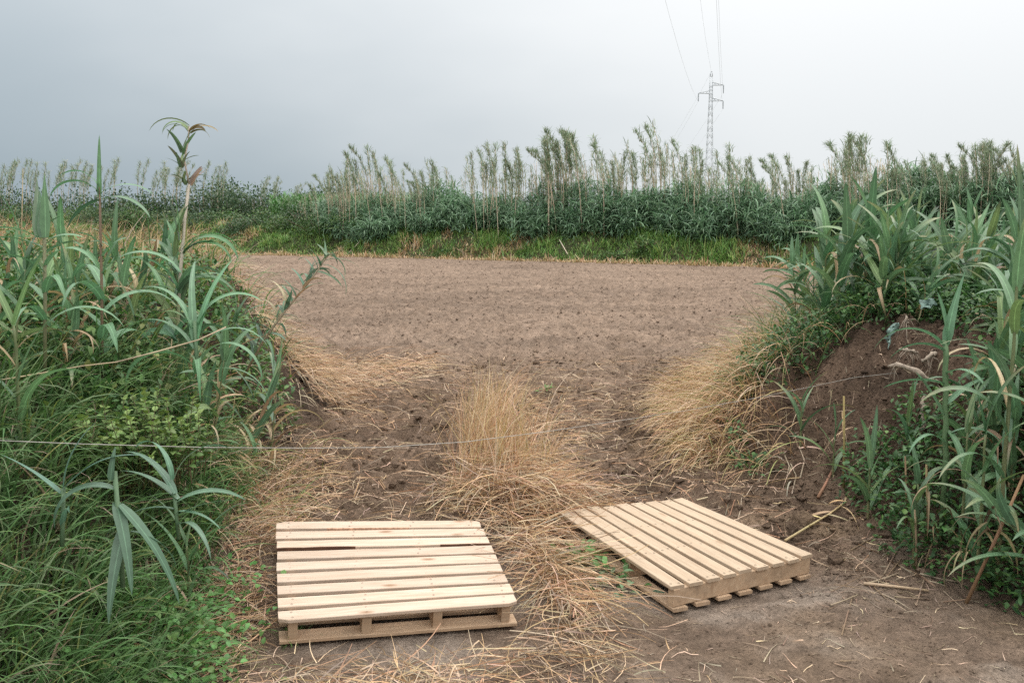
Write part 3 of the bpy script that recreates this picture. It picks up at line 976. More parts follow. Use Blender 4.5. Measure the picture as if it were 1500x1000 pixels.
for px, d, hh, nl, lab_, kw in (
    (1482, 5.0, 1.85, 13, 'tallest reed shoot at the right edge with upright twisted top', dict(r=.013, ll=(.42, .6), lw=(.045, .065), first=.2, seed=104, lean=.03, dry=.05)),
    (1452, 5.0, .85, 9, 'broad leaved reed in front of the right thicket, low beside the edge', dict(r=.012, ll=(.4, .55), lw=(.045, .06), first=.1, seed=105, dry=.05)),
    (1425, 5.2, .75, 8, 'short reed right of the thick stemmed one, over the brambles', dict(r=.010, ll=(.35, .5), lw=(.04, .055), first=.1, seed=106, dry=.05)),
    (1205, 8.6, .95, 13, 'leafy reed at the left end of the right thicket beside the field', dict(r=.012, ll=(.5, .7), lw=(.08, .11), first=.3, seed=107, dry=.15)),
    (1245, 8.9, .95, 12, 'second leafy reed from the left end of the right thicket', dict(r=.012, ll=(.5, .66), lw=(.08, .105), first=.35, seed=108, dry=.2)),
    (1268, 8.0, .68, 11, 'broad leaved reed third from the left end of the right thicket', dict(r=.012, ll=(.5, .7), lw=(.085, .11), first=.3, seed=131, dry=.1)),
    (1222, 7.9, .75, 11, 'low broad leaved reed leaning out of the left end of the right thicket', dict(r=.012, ll=(.5, .66), lw=(.08, .105), first=.3, seed=132, dry=.15, lean=.2, laz=2.6)),
    (1310, 7.7, .55, 10, 'broad leaved reed above the teal scraps on the right bank', dict(r=.012, ll=(.5, .66), lw=(.08, .105), first=.25, seed=133, dry=.1)),
    (1178, 6.95, .42, 6, 'small reed sprout on the bare slope nearest the combed straw', dict(r=.010, ll=(.26, .38), lw=(.036, .05), first=.3, seed=109, dry=0, spear=1)),
    (1228, 6.6, .33, 6, 'small reed sprout with yellow stem in the middle of the bare slope', dict(r=.009, ll=(.28, .4), lw=(.036, .05), first=.3, seed=110, dry=0, spear=2)),
    (1283, 5.95, .34, 7, 'low spreading reed sprout among brambles below the bare slope', dict(r=.010, ll=(.36, .48), lw=(.045, .06), first=.2, seed=111, dry=0, spear=2)),
    (1338, 6.2, .35, 5, 'narrow reed sprout under the exposed roots', dict(r=.008, ll=(.3, .4), lw=(.036, .048), first=.3, seed=112, dry=0, spear=2)),
    (1355, 5.35, .5, 7, 'reed sprout rising from brambles beside the fallen dry stalks', dict(r=.010, ll=(.25, .36), lw=(.03, .042), first=.4, seed=113, dry=.2)),
    (262, 4.35, .45, 8, 'reed with yellowing drooping leaves above the straw on the left', dict(r=.009, ll=(.3, .4), lw=(.028, .036), first=.35, seed=123, dry=.2)),
    (262, 5.9, 1.05, 14, 'leafy reed standing in front of the tall broken one', dict(r=.012, ll=(.36, .52), lw=(.04, .056), first=.2, seed=124, dry=.1)),
    (22, 4.1, .62, 7, 'arching reed at the left edge of the picture', dict(r=.010, ll=(.42, .56), lw=(.034, .046), first=.2, seed=126, dry=.1)),
):
    z = on(px, d)
    reed('giant_reed', z, lab_, None, rz=kw['seed'] * 1.7, h=hh, nleaf=nl, **{k: v for k, v in kw.items()})

# tall reed with a dead upper stem and a broken nodding top
p0 = np.array(on(262, 5.8))
e = empty('broken_reed', p0)
tag(e, 'tallest reed on the left bank with whitish dead stem and broken nodding top', 'reed')
rel = lambda px, py, d=5.8: at(px, py, d) - p0
b = Bag()
add_tube(b, [(0, 0, 0), rel(258, 540), rel(262, 440)], [.012, .011, .010], 7, (.17, .2, .09))
add_tube(b, [rel(262, 440), rel(265, 390), rel(271, 320), rel(277, 270)], [.0105, .01, .009, .0075], 7, (.52, .46, .38))
add_tube(b, [rel(277, 270), rel(270, 235), rel(276, 205), rel(277, 185)], [.006, .005, .0045, .004], 6, (.5, .42, .34))
b.build('stem', 'leaf', e)
rng = np.random.default_rng(77)
b = Bag()
for (px, py), n_, L_, el_, az_, D_, cl in (((277, 190), 5, .24, 1.0, (2.4, 3.6), 2.0, (.13, .17, .07)), ((277, 195), 4, .17, .8, (-.5, .5), 2.0, (.22, .17, .08)), ((268, 225), 5, .16, 1.3, (0, 6.3), .5, (.13, .2, .11)),
                                          ((266, 245), 6, .14, 1.1, (0, 6.3), .8, (.16, .2, .11)), ((272, 268), 7, .13, .8, (0, 6.3), .9, (.17, .19, .11)), ((277, 272), 3, .16, .9, (-.5, .5), .4, (.4, .3, .24)),
                                          ((263, 352), 2, .32, 1.45, (2.8, 3.4), .15, (.13, .21, .12)), ((266, 372), 4, .45, 1.0, (-.9, .6), 2.1, (.13,.25,.135)), ((262, 400), 5, .4, .9, (2., 4.2), 1.6, (.13,.24,.135)),
                                          ((261, 430), 8, .44, 1.0, (0, 6.3), 2., (.12,.23,.13)), ((259, 500), 6, .4, .9, (0, 6.3), 1.8, (.12,.23,.13))):
    P = np.repeat(rel(px, py)[None], n_, 0) + rng.normal(0, .008, (n_, 3))
    b.add(*blades(P, rng.uniform(*az_, n_), rng.normal(el_, .15, n_), L_ * rng.uniform(.75, 1.2, n_), rng.uniform(.034, .055, n_) * (1 if py > 300 else .62), D_ * rng.uniform(.8, 1.2, n_), 10, 'reed', .3,
                  rng.normal(0, .5, n_), rng.normal(0, .3, n_), jit(cl, n_, rng)))
b.build('foliage', 'reed_leaf', e)

# reed with a reddish stem and a spear-like top
p0 = np.array(on(148, 5.0))
e = empty('spear_reed', p0)
tag(e, 'reed with reddish stem, long vertical spear leaf and four drooping leaves', 'reed')
rel = lambda px, py, d=5.0: at(px, py, d) - p0
b = Bag()
add_tube(b, [rel(150, 560), rel(149, 420), rel(147, 330), rel(146, 268)], [.0075, .007, .0065, .005], 7, (.22, .15, .10))
b.build('stem', 'leaf', e)
b = Bag()
LV = lambda px, py, az, el, L, W, D, c=(.135,.26,.145), d=5.0: b.add(*blades([rel(px, py, d)], [az], [el], [L * 1.25], [W * 1.5], [D], 12, 'reed', .15, [.3], [.1], [c]))
LV(146, 290, 1.2, 1.53, .25, .022, .05, (.13, .24, .12))
LV(147, 282, 3.1, 1.35, .2, .026, 2.0)
LV(147, 284, 3.2, .9, .24, .034, 2.1)
LV(148, 292, 2.9, -.2, .2, .03, .9, (.06, .12, .07))
LV(149, 282, .1, .6, .22, .024, 1.4)
LV(149, 292, -.2, .3, .24, .036, 1.4, (.12,.21,.125))
LV(150, 360, 3.3, .9, .12, .04, .9)
LV(151, 375, -.1, 1.0, .13, .042, .8)
for k_ in range(7):
    LV(150, 400 + 20 * k_, k_ * 2.3, .9, .38, .042, 2.0)
b.build('foliage', 'reed_leaf', e)

# reed cut off at the top with a sheaf of torn leaves
p0 = np.array(on(64, 4.5))
e = empty('torn_reed', p0)
tag(e, 'cut reed with a stiff upright sheaf of torn pale leaves near the left edge', 'reed')
rel = lambda px, py, d=4.5: at(px, py, d) - p0
b = Bag()
add_tube(b, [rel(66, 560), rel(66, 440), rel(65, 345)], [.008, .008, .008], 7, (.2, .2, .11))
b.build('stem', 'leaf', e)
b = Bag()
for dx, el_, L_, cl in ((-9, 1.66, .25, (.2, .26, .18)), (-4, 1.6, .2, (.15, .24, .15)), (2, 1.52, .19, (.17, .26, .17)), (5, 1.45, .26, (.14, .24, .13)), (0, 1.57, .17, (.2, .28, .19)), (-2, 1.62, .16, (.13, .22, .12))):
    b.add(*blades([rel(63 + dx * .8, 348, 4.5 - .006 * dx)], [PI / 2], [1.5], [L_ * 1.1], [.055], [.02], 8, 'grass', .15, [(1.6 - el_) * .3], [0.], [cl]))
for px, py, az, el_, L_, D_ in ((60, 350, 3.3, .55, .3, 1.0), (62, 362, 3.0, .4, .34, .7), (70, 352, .2, .5, .16, .9), (66, 390, -.4, .9, .36, 1.9), (66, 400, 3.6, .9, .38, 2.0), (66, 430, -.9, .9, .4, 2.), (66, 440, 2.6, .8, .4, 1.8), (66, 470, -1.5, .8, .4, 1.8), (66, 480, .3, .9, .4, 2.)):
    b.add(*blades([rel(px, py)], [az], [el_], [L_], [.045], [D_], 10, 'reed', .2, [.3], [0.], [(.13,.25,.135)]))
b.build('foliage', 'reed_leaf', e)

def leaf_reed(p, label, stem, leaves, r_, seed, base):
    d = p[2]
    q0 = np.array(at(*p))
    e = empty('giant_reed', q0)
    tag(e, label, 'reed')
    g = np.random.default_rng(seed)
    sb = Bag()
    add_tube(sb, [at(a, b_, d) - q0 for a, b_ in stem], r_, 7, (.12, .2, .11))
    sb.build('stem', 'leaf', e)
    fb = Bag()
    for px, py, az, el_, L_, W_, D_ in leaves:
        fb.add(*blades([at(px, py, d) - q0 + g.normal(0, .004, 3)], [az], [el_], [L_], [W_], [D_], 12, 'reed', .22, [g.normal(.2, .3)], [g.normal(0, .2)], jit(base, 1, g, .15, .05)))
    fb.build('foliage', 'reed_leaf', e)


leaf_reed((91, 800, 3.55), 'bluish reed with three broad leaves under the cord on the left', [(91, 800), (92, 760), (93, 715)],
          [(92, 722, .5, 1.5, .29, .042, .9), (95, 715, .1, .85, .31, .044, 1.0), (90, 722, 3.1, .75, .25, .042, .25), (92, 770, -.9, 1.0, .25, .03, 1.2)], .008, 1, (.10, .19, .145))
leaf_reed((180, 860, 3.55), 'reed clump with hanging torn leaves low on the grassy slope', [(180, 860), (176, 790), (168, 690)],
          [(168, 715, 3.2, .4, .30, .042, 2.1), (170, 735, -.9, -.8, .34, .05, .5), (176, 740, -.2, -.75, .42, .055, .6), (166, 700, 1.2, 1.45, .12, .03, .3), (182, 770, -1.6, -.8, .34, .055, .5),
           (190, 780, .1, -.2, .22, .035, 1.2)], .009, 2, (.085, .15, .10))
leaf_reed((262, 790, 4.0), 'reed with a fan of broad leaves pointing both ways above the straw', [(262, 790), (258, 750), (255, 720)],
          [(255, 722, 2.7, 1.0, .34, .046, 1.2), (256, 730, 2.9, .7, .3, .05, .8), (258, 735, -.1, .6, .3, .035, 1.2), (262, 750, -.2, .1, .2, .034, .9), (266, 752, .0, .5, .25, .03, .6), (258, 748, 3.3, .3, .32, .04, 1.4),
           (255, 705, .5, 1.3, .3, .034, 1.9), (252, 700, 2.4, 1.4, .32, .034, 2.2), (262, 770, -.8, .5, .3, .04, 1.8)], .008, 3, (.12, .215, .145))
leaf_reed((292, 560, 5.0), 'reed with long blades and two looping leaves at the end of the slanting dry stem', [(292, 560), (288, 520), (285, 470)],
          [(285, 500, 2.0, 1.35, .5, .05, .9), (288, 505, .8, 1.4, .48, .05, .7), (284, 510, 3.0, 1.1, .5, .05, 2.2), (290, 520, .1, 1.2, .46, .046, 2.4), (292, 530, -.4, 1.0, .5, .05, 2.6), (284, 535, 3.3, .8, .45, .046, 2.4),
           (288, 545, -1.2, .9, .5, .05, 2.4), (282, 480, 2.6, 1.2, .45, .045, 1.6), (290, 475, .4, 1.2, .4, .045, 1.9), (287, 560, -.2, .7, .5, .046, 2.2)], .010, 4, (.13, .25, .14))

# reed with the thick stem in front of the roots
p0 = np.array(at(1383, 700, 5.5))
p0[2] = gz(p0[0], p0[1]) - .03
e = empty('giant_reed', p0)
tag(e, 'tall reed with thick green stem in front of the exposed roots', 'reed')
rel = lambda px, py, d=5.5: at(px, py, d) - p0
b = Bag()
add_tube(b, [(0, 0, 0)] + [rel(1384 + 2 * (k % 2), 690 - 24 * k) for k in range(1, 9)], [.0155 if k % 2 else .0145 for k in range(9)], 9, (.13, .215, .105))
b.build('stem', 'leaf', e)
b = Bag()
for px, py, az, el_, L_, W_, D_, tw in ((1386, 505, .6, 1.42, .44, .062, .5, 1.2), (1387, 505, 2.6, 1.5, .3, .05, .3, .9), (1383, 508, 3.2, .85, .48, .046, 1.9, .5), (1383, 514, 3.3, .5, .36, .05, 1.3, .6), (1383, 562, 3.05, .25, .34, .052, .7, .6),
                                        (1390, 522, -.15, .1, .3, .046, .9, -.5), (1387, 592, .3, .75, .3, .04, .6, .8), (1383, 612, 2.9, 1.15, .3, .034, .3, .8), (1386, 548, -1.2, .6, .3, .045, 1.6, .2), (1386, 640, -.6, .8, .34, .04, 1.9, .2),
                                        (1384, 650, 3.6, .8, .34, .04, 1.9, -.2)):
    b.add(*blades([rel(px, py)], [az], [el_], [L_], [W_], [D_], 14, 'reed', .3, [tw], [.1], [(.135,.255,.15)]))
b.build('foliage', 'reed_leaf', e)

# reed leaning out of the bank over the field
p0 = at(352, 560, 6.4)
e = empty('leaning_reed', p0)
tag(e, 'reed leaning far out to the right over the field from the left bank', 'reed')
rel = lambda px, py, d=6.3: at(px, py, d) - p0
b = Bag()
path = [(0, 0, 0), rel(385, 500), rel(418, 455), rel(455, 410), rel(482, 372)]
add_tube(b, path, [.008, .0075, .007, .006, .004], 7, (.36, .29, .2))
b.build('stem', 'leaf', e)
b = Bag()
rng = np.random.default_rng(5)
pa = np.array(path)
for k in range(46):
    t = 1 - (k / 46) ** 1.2 * .95
    q = np.array([np.interp(t * 4, range(5), pa[:, i]) for i in range(3)])
    up = rng.random() < .62
    b.add(*blades([q], [rng.normal(.3 if k % 2 else 2.6, .8)], [rng.normal(1.1 if up else .3, .3)], [rng.uniform(.14, .3)], [rng.uniform(.02, .034)], [rng.uniform(.5, 2.2)], 8, 'reed', .3, [rng.normal(0, .6)], [rng.normal(0, .3)],
                  jit((.12, .2, .125) if rng.random() < .8 else (.4, .32, .2), 1, rng)))
b.build('foliage', 'reed_leaf', e)


def stalk(name, pts, r, label, cat='reed stalk', col=(.42, .33, .22), group=None, leaves=0, seed=1):
    p0 = np.array(pts[0], float)
    b = Bag()
    Q = np.array(pts, float) - p0
    add_tube(b, Q, np.linspace(r, r * .7, len(Q)), 7, jit(col, len(Q), np.random.default_rng(seed), .2, .05))
    if leaves:
        g = np.random.default_rng(seed)
        q = Q[-1] * g.uniform(.3, 1, (leaves, 1))
        b.add(*blades(q, g.uniform(0, 6.3, leaves), g.uniform(-.2, .5, leaves), g.uniform(.1, .3, leaves), g.uniform(.01, .022, leaves), g.uniform(.3, 1.6, leaves), 6, 'reed', .2, g.normal(0, 1, leaves), g.normal(0, .5, leaves),
                      jit(col, leaves, g)))
    o = b.build(name, 'dry')
    o.location = p0
    return tag(o, label, cat, group)


stalk('dry_reed', [at(168, 531, 4.6), at(230, 515, 4.65), at(290, 498, 4.75), at(331, 479, 4.85)], .0042, 'long pale dry stem slanting across the left thicket', col=(.42, .34, .24))
stalk('dry_reed', [at(-20, 560, 4.2), at(40, 550, 4.3), at(120, 536, 4.45), at(172, 530, 4.6)], .0035, 'thin dry stem poking in from the left edge', col=(.4, .33, .22))
# dry bare stems standing in the left thicket
for i, (px, d, hh) in enumerate(((112, 6.2, .6), (38, 7.5, .85), (330, 6.2, .5), (238, 5.6, .5), (205, 6.6, .55))):
    p = np.array(on(px, d))
    stalk('dry_reed', [p, p + [.02, 0, hh * .5], p + [.05, .01, hh]], .0038, 'upright dry tan stem standing in the left thicket', col=(.4, .31, .19), group='dry stems standing in the left thicket', seed=i)

# cut stumps and fallen stalks on the right slope
sl_ = [((1238, 655, 6.55), (1236, 580, 6.5), 'yellow cut reed stump standing on the bare slope', (.38, .3, .14), .009),
       ((1329, 735, 5.9), (1326, 668, 5.9), 'brown cut reed stump under the narrow sprout', (.26, .17, .10), .007),
       ((1360, 765, 5.6), (1357, 680, 5.6), 'yellow brown stump among brambles beside the fallen stalks', (.28, .22, .12), .008),
       ((1345, 795, 5.4), (1340, 746, 5.4), 'short stump at the bramble edge above the road', (.28, .21, .13), .007),
       ((1418, 805, 5.0), (1500, 695, 4.9), 'orange brown stem slanting up to the right edge', (.28, .17, .10), .010)]
for i, (a, b_, lb, cl, r_) in enumerate(sl_):
    pa_, pb_ = at(*a), at(*b_)
    pa_[2] = min(pa_[2], gz(pa_[0], pa_[1]) - .02)
    stalk('reed_stump', [pa_, (pa_ + pb_) / 2 + [.004, 0, 0], pb_], r_, lb, 'stump', cl, seed=i)
gnd = lambda x, y, dz=.012: (x, y, gz(x, y) + dz)


def ground_at(px, py):
    """Where the ray through a photo position meets the ground."""
    ds = np.linspace(2.5, 14, 800)
    q = np.array([at(px, py, d) for d in ds])
    k = np.argmax(q[:, 2] < H(q[:, 0], q[:, 1]))
    return q[k]


def lay(pxs, dz=.012):
    return [(q[0], q[1], gz(q[0], q[1]) + dz) for q in (ground_at(*p) for p in pxs)]


stalk('fallen_stalk', lay([(1150, 795), (1185, 775), (1215, 760), (1240, 738)]), .008, 'long yellowish dry stalk with curling leaves beside the dull pallet', col=(.46, .36, .2), leaves=7, seed=4)
stalk('fallen_stalk', lay([(1265, 858), (1310, 862), (1360, 868)]), .009, 'pale fallen stalk lying along the road edge, longest of the heap', col=(.45, .35, .24), seed=5)
stalk('fallen_stalk', lay([(1198, 735), (1208, 715), (1219, 695)]), .011, 'reddish short stalk lying under the small sprout', col=(.36, .2, .13), seed=6)
rng = np.random.default_rng(9)
for i in range(26):
    px, py = rng.uniform(1190, 1400), rng.uniform(790, 900)
    L_ = rng.uniform(15, 60)
    a = rng.normal(.2, .7)
    try:
        stalk('dry_stalk', lay([(px, py), (px + L_ * .5 * math.cos(a), py + L_ * .5 * math.sin(a)), (px + L_ * math.cos(a), py + L_ * math.sin(a))], .01), rng.uniform(.002, .005),
              'broken dry reed piece lying on the soil right of the dull pallet', col=[(.30, .23, .16), (.22, .155, .105), (.36, .29, .21)][i % 3], group='broken reed pieces on the soil', leaves=2 if i % 3 == 0 else 0, seed=i)
    except Exception:
        pass
for px, py in ((1150, 690), (1160, 705), (1172, 682)):
    q = lay([(px, py + 25), (px + 6, py), (px - 2, py - 18)], .03)
    stalk('root_tuft', q, .005, 'pale fibrous root tuft on the slope under the small sprout', 'root', (.42, .34, .26), 'pale root tufts on the bare slope', 3, px)

g = np.random.default_rng(23)
for i in range(11):
    x_ = g.uniform(2.2, 2.75)
    y_ = g.uniform(4.75, 5.5)
    z_ = gz(x_, y_) + g.uniform(.1, .5)
    b = Bag()
    n_ = 3
    b.add(*blades(np.zeros((n_, 3)) + g.normal(0, .015, (n_, 3)), g.normal(-2., .7, n_), g.normal(.4, .5, n_), g.uniform(.2, .42, n_), g.uniform(.008, .02, n_), g.uniform(1.6, 2.6, n_), 9, 'reed', .25, g.normal(0, .8, n_), g.normal(0, .4, n_), mix(RDRY * .62, n_, None, g)))
    o = b.build('dead_reed_leaf', 'dry')
    o.location = (x_, y_, z_)
    tag(o, 'withered tan reed leaf hanging down the foot of the right thicket', 'dead leaf', 'withered leaves hanging at the foot of the right thicket')

# exposed roots on the right bank
for i, (pp, r_, lb) in enumerate((
    ([(1302, 537, 6.75), (1318, 533, 6.6), (1345, 545, 6.5), (1362, 558, 6.5), (1378, 562, 6.55)], .030, 'longest knobbly white reed root jutting from the right bank'),
    ([(1318, 512, 6.8), (1330, 513, 6.75), (1344, 516, 6.8)], .020, 'small upper white root tip above the longest root'),
    ([(1352, 530, 6.6), (1365, 519, 6.6), (1376, 517, 6.7)], .022, 'pale root stub right of the upper root tip'),
    ([(1352, 580, 6.5), (1352, 598, 6.42), (1348, 612, 6.4), (1357, 622, 6.38), (1350, 632, 6.36)], .026, 'grey root hanging down below the others with crooked end'),
    ([(1330, 480, 7.0), (1327, 470, 6.98), (1328, 462, 7.0)], .014, 'pinkish root nub standing beside the teal plastic'))):
    q = np.array([at(*p) for p in pp])
    q0 = q[0].copy()
    t = np.linspace(0, 1, 16)
    Q = np.stack([np.interp(t, np.linspace(0, 1, len(q)), q[:, k]) for k in range(3)], -1) - q0
    g = np.random.default_rng(i)
    rad = .75 * r_ * (.75 + .45 * np.abs(np.sin(t * 9 + i))) * (.6 + .4 * np.sin(PI * np.clip(t, .1, .9)))
    b = Bag()
    add_tube(b, Q + g.normal(0, .004, Q.shape), rad * .8, 9, (.5, .4, .3))
    for k in range(14):
        j = g.integers(1, 15)
        d_ = g.normal(0, 1, 3) * [1, .5, 1] - [0, .3, .8]
        add_tube(b, [Q[j], Q[j] + d_ * .03, Q[j] + d_ * .05 + [0, 0, -.04]], [.003, .002, .001], 5, (.5, .4, .3))
    o = b.build('reed_root', 'root')
    o.location = q0
    tag(o, lb, 'root')


# teal plastic scraps
def scrap(pts, label, seed):
    g = np.random.default_rng(seed)
    q = np.array([at(*p) for p in pts])
    n = 12
    s, t = np.meshgrid(np.linspace(0, 1, n), np.linspace(0, 1, n), indexing='ij')
    V = (q[0] * ((1 - s) * (1 - t))[..., None] + q[1] * (s * (1 - t))[..., None] + q[2] * (s * t)[..., None] + q[3] * ((1 - s) * t)[..., None])
    V = V + np.stack([fbm(s * 3 + seed, t * 3, 1, 3), fbm(s * 3, t * 3 + seed + 5, 1, 3), fbm(s * 3 + 9, t * 3 + seed, 1, 3)], -1) * .07
    c = V.reshape(-1, 3).mean(0)
    V = c + (V - c) * .68
    i = np.arange(n * n).reshape(n, n)
    o = mk('plastic_scrap', V.reshape(-1, 3) - c, np.stack([i[:-1, :-1], i[1:, :-1], i[1:, 1:], i[:-1, 1:]], -1).reshape(-1, 4), 'plastic')
    o.location = c
    sm = o.modifiers.new('thick', 'SOLIDIFY')
    sm.thickness = .002
    tag(o, label, 'plastic sheet')


scrap([(1288, 496, 6.9), (1305, 470, 6.9), (1322, 472, 6.95), (1300, 518, 6.75)], 'torn teal plastic scrap hanging beside the white roots', 2)
scrap([(1345, 440, 7.2), (1374, 436, 7.2), (1372, 455, 7.1), (1350, 455, 7.1)], 'smaller teal plastic scrap among leaves above the roots', 6)

# cord across the gap
pp = [at(-40, 642, 3.5), at(0, 645, 3.7), at(120, 650, 3.95), at(300, 655, 4.35), at(450, 656, 4.7), at(560, 655, 5.0), at(680, 647, 5.3), at(800, 632, 5.7), at(900, 617, 6.0), at(1000, 602, 6.3), at(1100, 584, 6.5),
      at(1180, 568, 6.6), at(1250, 553, 6.65), at(1312, 546, 6.62)]
b = Bag()
add_tube(b, np.array(pp) - pp[0], np.interp(np.arange(len(pp)), [0, 6, 9, 13], [.0018, .0018, .0013, .0013]), 6, (.7, .7, .66))
o = b.build('cord', 'cord')
o.location = pp[0]
tag(o, 'thin white cord strung low across the gap from bank to bank', 'cord')


# ------------------------------------------------------------------ small weeds and the round leaved shrub
def weed(px, py, label, n, L, W, pal, prof='ovate', seed=0, hh=.08, spread=.08, name='weed', cat='weed'):
    g = np.random.default_rng(seed)
    q = ground_at(px, py)
    loc = np.array([q[0], q[1], gz(q[0], q[1])])
    P = np.stack([g.normal(0, spread * .5, n), g.normal(0, spread * .5, n), g.random(n) * hh], -1)
    e = empty(name, loc)
    b = Bag()
    for k in range(7):
        a, s_ = g.uniform(0, 6.3), g.uniform(.3, 1)
        add_tube(b, [(0, 0, -.01), (spread * .3 * s_ * math.cos(a), spread * .3 * s_ * math.sin(a), hh * .6), (spread * .6 * s_ * math.cos(a), spread * .6 * s_ * math.sin(a), hh)], .002, 5, (.1, .14, .05))
    b.build('stem', 'leaf', e)
    Bag().add(*blades(P, np.arctan2(P[:, 1], P[:, 0]) + g.normal(0, .7, n), g.normal(.7, .35, n), g.uniform(*L, n), g.uniform(*W, n), g.uniform(.3, 1.5, n), 6, prof, .25, g.normal(0, .3, n), 0., mix(pal, n, None, g))).build('foliage', 'leaf', e)
    tag(e, label, cat)


weed(853, 832, 'bright green weed tuft in straw beside the dull pallet', 60, (.06, .15), (.012, .025), ((.10, .22, .06), (.13, .26, .07)), 'ovate', 1, .1, .1)
weed(900, 862, 'pale leaved weed in straw before the near corner of the dull pallet', 40, (.05, .1), (.02, .045), ((.12, .2, .1), (.16, .24, .14), (.10, .22, .06)), 'ovate', 2, .09, .16)
weed(430, 935, 'tiny grass tuft at the near left corner of the fresh pallet', 45, (.05, .1), (.004, .007), ((.12, .25, .07), (.10, .2, .06)), 'grass', 3, .02, .06)
weed(1103, 690, 'small dark green weed at the foot of the combed straw', 90, (.03, .06), (.015, .03), ((.05, .11, .04), (.08, .16, .05)), 'ovate', 4, .12, .17)
weed(340, 975, 'feathery green weed in the straw left of the fresh pallet', 60, (.05, .12), (.005, .01), ((.12, .2, .06), (.16, .22, .09)), 'grass', 5, .05, .14)
weed(800, 575, 'lone tiny green seedling on the ground of the track', 12, (.04, .08), (.01, .02), ((.12, .24, .07),), 'ovate', 6, .04, .05)

g = np.random.default_rng(18)
p0 = np.array(on(22, 5.6, .0))
b = Bag()
P = g.normal(0, .12, (700, 3)) * [1, 1, 0]
b.add(*blades(P, np.arctan2(P[:, 1], P[:, 0]) + g.normal(0, .5, 700), g.normal(1.1, .25, 700), g.uniform(.3, .52, 700), g.uniform(.007, .012, 700), g.uniform(.6, 2., 700), 7, 'grass', .2, 0., 0., mix((G1, G2, (.06, .12, .045)), 700, None, g)))
o = b.build('grass_tussock', 'grass')
o.location = p0
tag(o, 'dense dark green grass tussock at the left edge beside the torn reed', 'grass tussock')

p0 = np.array(on(170, 4.75))
p0[2] += .06
e = empty('round_leaved_shrub', p0)
tag(e, 'low shrub with small round yellow green leaves above the cord', 'shrub')
g = np.random.default_rng(12)
bs, bf = Bag(), Bag()
for k in range(125):
    a, rr = g.uniform(0, 6.3), math.sqrt(g.random())
    foot = np.array([.42 * rr * math.cos(a), .3 * rr * math.sin(a) - .05, -.12])
    tip = foot + [g.normal(0, .07), g.normal(-.12, .08), g.uniform(.2, .42)]
    add_tube(bs, [foot, (foot + tip) / 2 + [0, .02, 0], tip], [.003, .0025, .0015], 5, (.14, .11, .06))
    m = 18
    t = np.linspace(.35, 1., m)
    Pq = foot + (tip - foot) * t[:, None]
    az = np.arange(m) * PI / 2 + np.repeat([0, .2], m // 2) + g.normal(0, .3, m) + (np.arange(m) % 2) * PI
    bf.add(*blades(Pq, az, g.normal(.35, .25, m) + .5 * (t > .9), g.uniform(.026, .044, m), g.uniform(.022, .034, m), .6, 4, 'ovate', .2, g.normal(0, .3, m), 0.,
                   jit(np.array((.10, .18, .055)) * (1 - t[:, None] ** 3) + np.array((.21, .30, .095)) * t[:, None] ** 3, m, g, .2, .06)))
bs.build('stem', 'leaf', e)
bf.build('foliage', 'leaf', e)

# ------------------------------------------------------------------ far side of the field
def far_pt(px, inside, rng=None):
    """Point on the far margin: where the view direction px crosses the toe line, then `inside` metres further."""
    s = (px - 750) / F_PX
    best = None
    for (ax, ay), (bx, by) in zip(FAR[:10], FAR[1:10]):
        den = (bx - ax) - s * (by - ay)
        t = (s * ay - ax) / den if abs(den) > 1e-9 else -1
        if 0 <= t <= 1:
            best = ay + t * (by - ay)
    y = (best or 45) + inside
    return s * y, y


P = scatter(520000, -32, 22, 24, 64, lambda x, y: (sdist(x, y, FAR) > -.5) * (sdist(x, y, FAR) < 4.5) * (np.abs(x) < .62 * y) * 1.)
N = len(P)
pn = fbm(P[:, 0], P[:, 1], .55, 3, .6)
sfd = sdist(P[:, 0], P[:, 1], FAR)
dry_ = (pn + .25 * R.random(N) - .12 > .28) | (sfd < .15)
colr = np.where(dry_[:, None], mix((S_GOLD, S_PALE, (.33, .28, .13)), N, (.4, .2, .4)), mix(((.15, .28, .085), (.21, .34, .10), (.29, .35, .13), (.10, .20, .065)), N, (.35, .3, .2, .15)))
b = Bag().add(*blades(P, R.uniform(0, 6.3, N), R.normal(1.1, .3, N), R.uniform(.16, .42, N) * (.6 + 2.2 * np.clip(fbm(P[:, 0], P[:, 1], 1.4, 2) + .25, 0, 1)) * np.where(sfd < .4, .6, 1), R.uniform(.025, .05, N), R.uniform(.3, 1.8, N), 3, 'grass', 0, 0., 0., colr))
tag(b.build('margin_grass', 'grass'), 'green and yellow grass on the far bank below the reeds', 'grass', kind='stuff')

CG = np.array([(.21, .265, .17), (.265, .305, .21), (.165, .225, .135)])


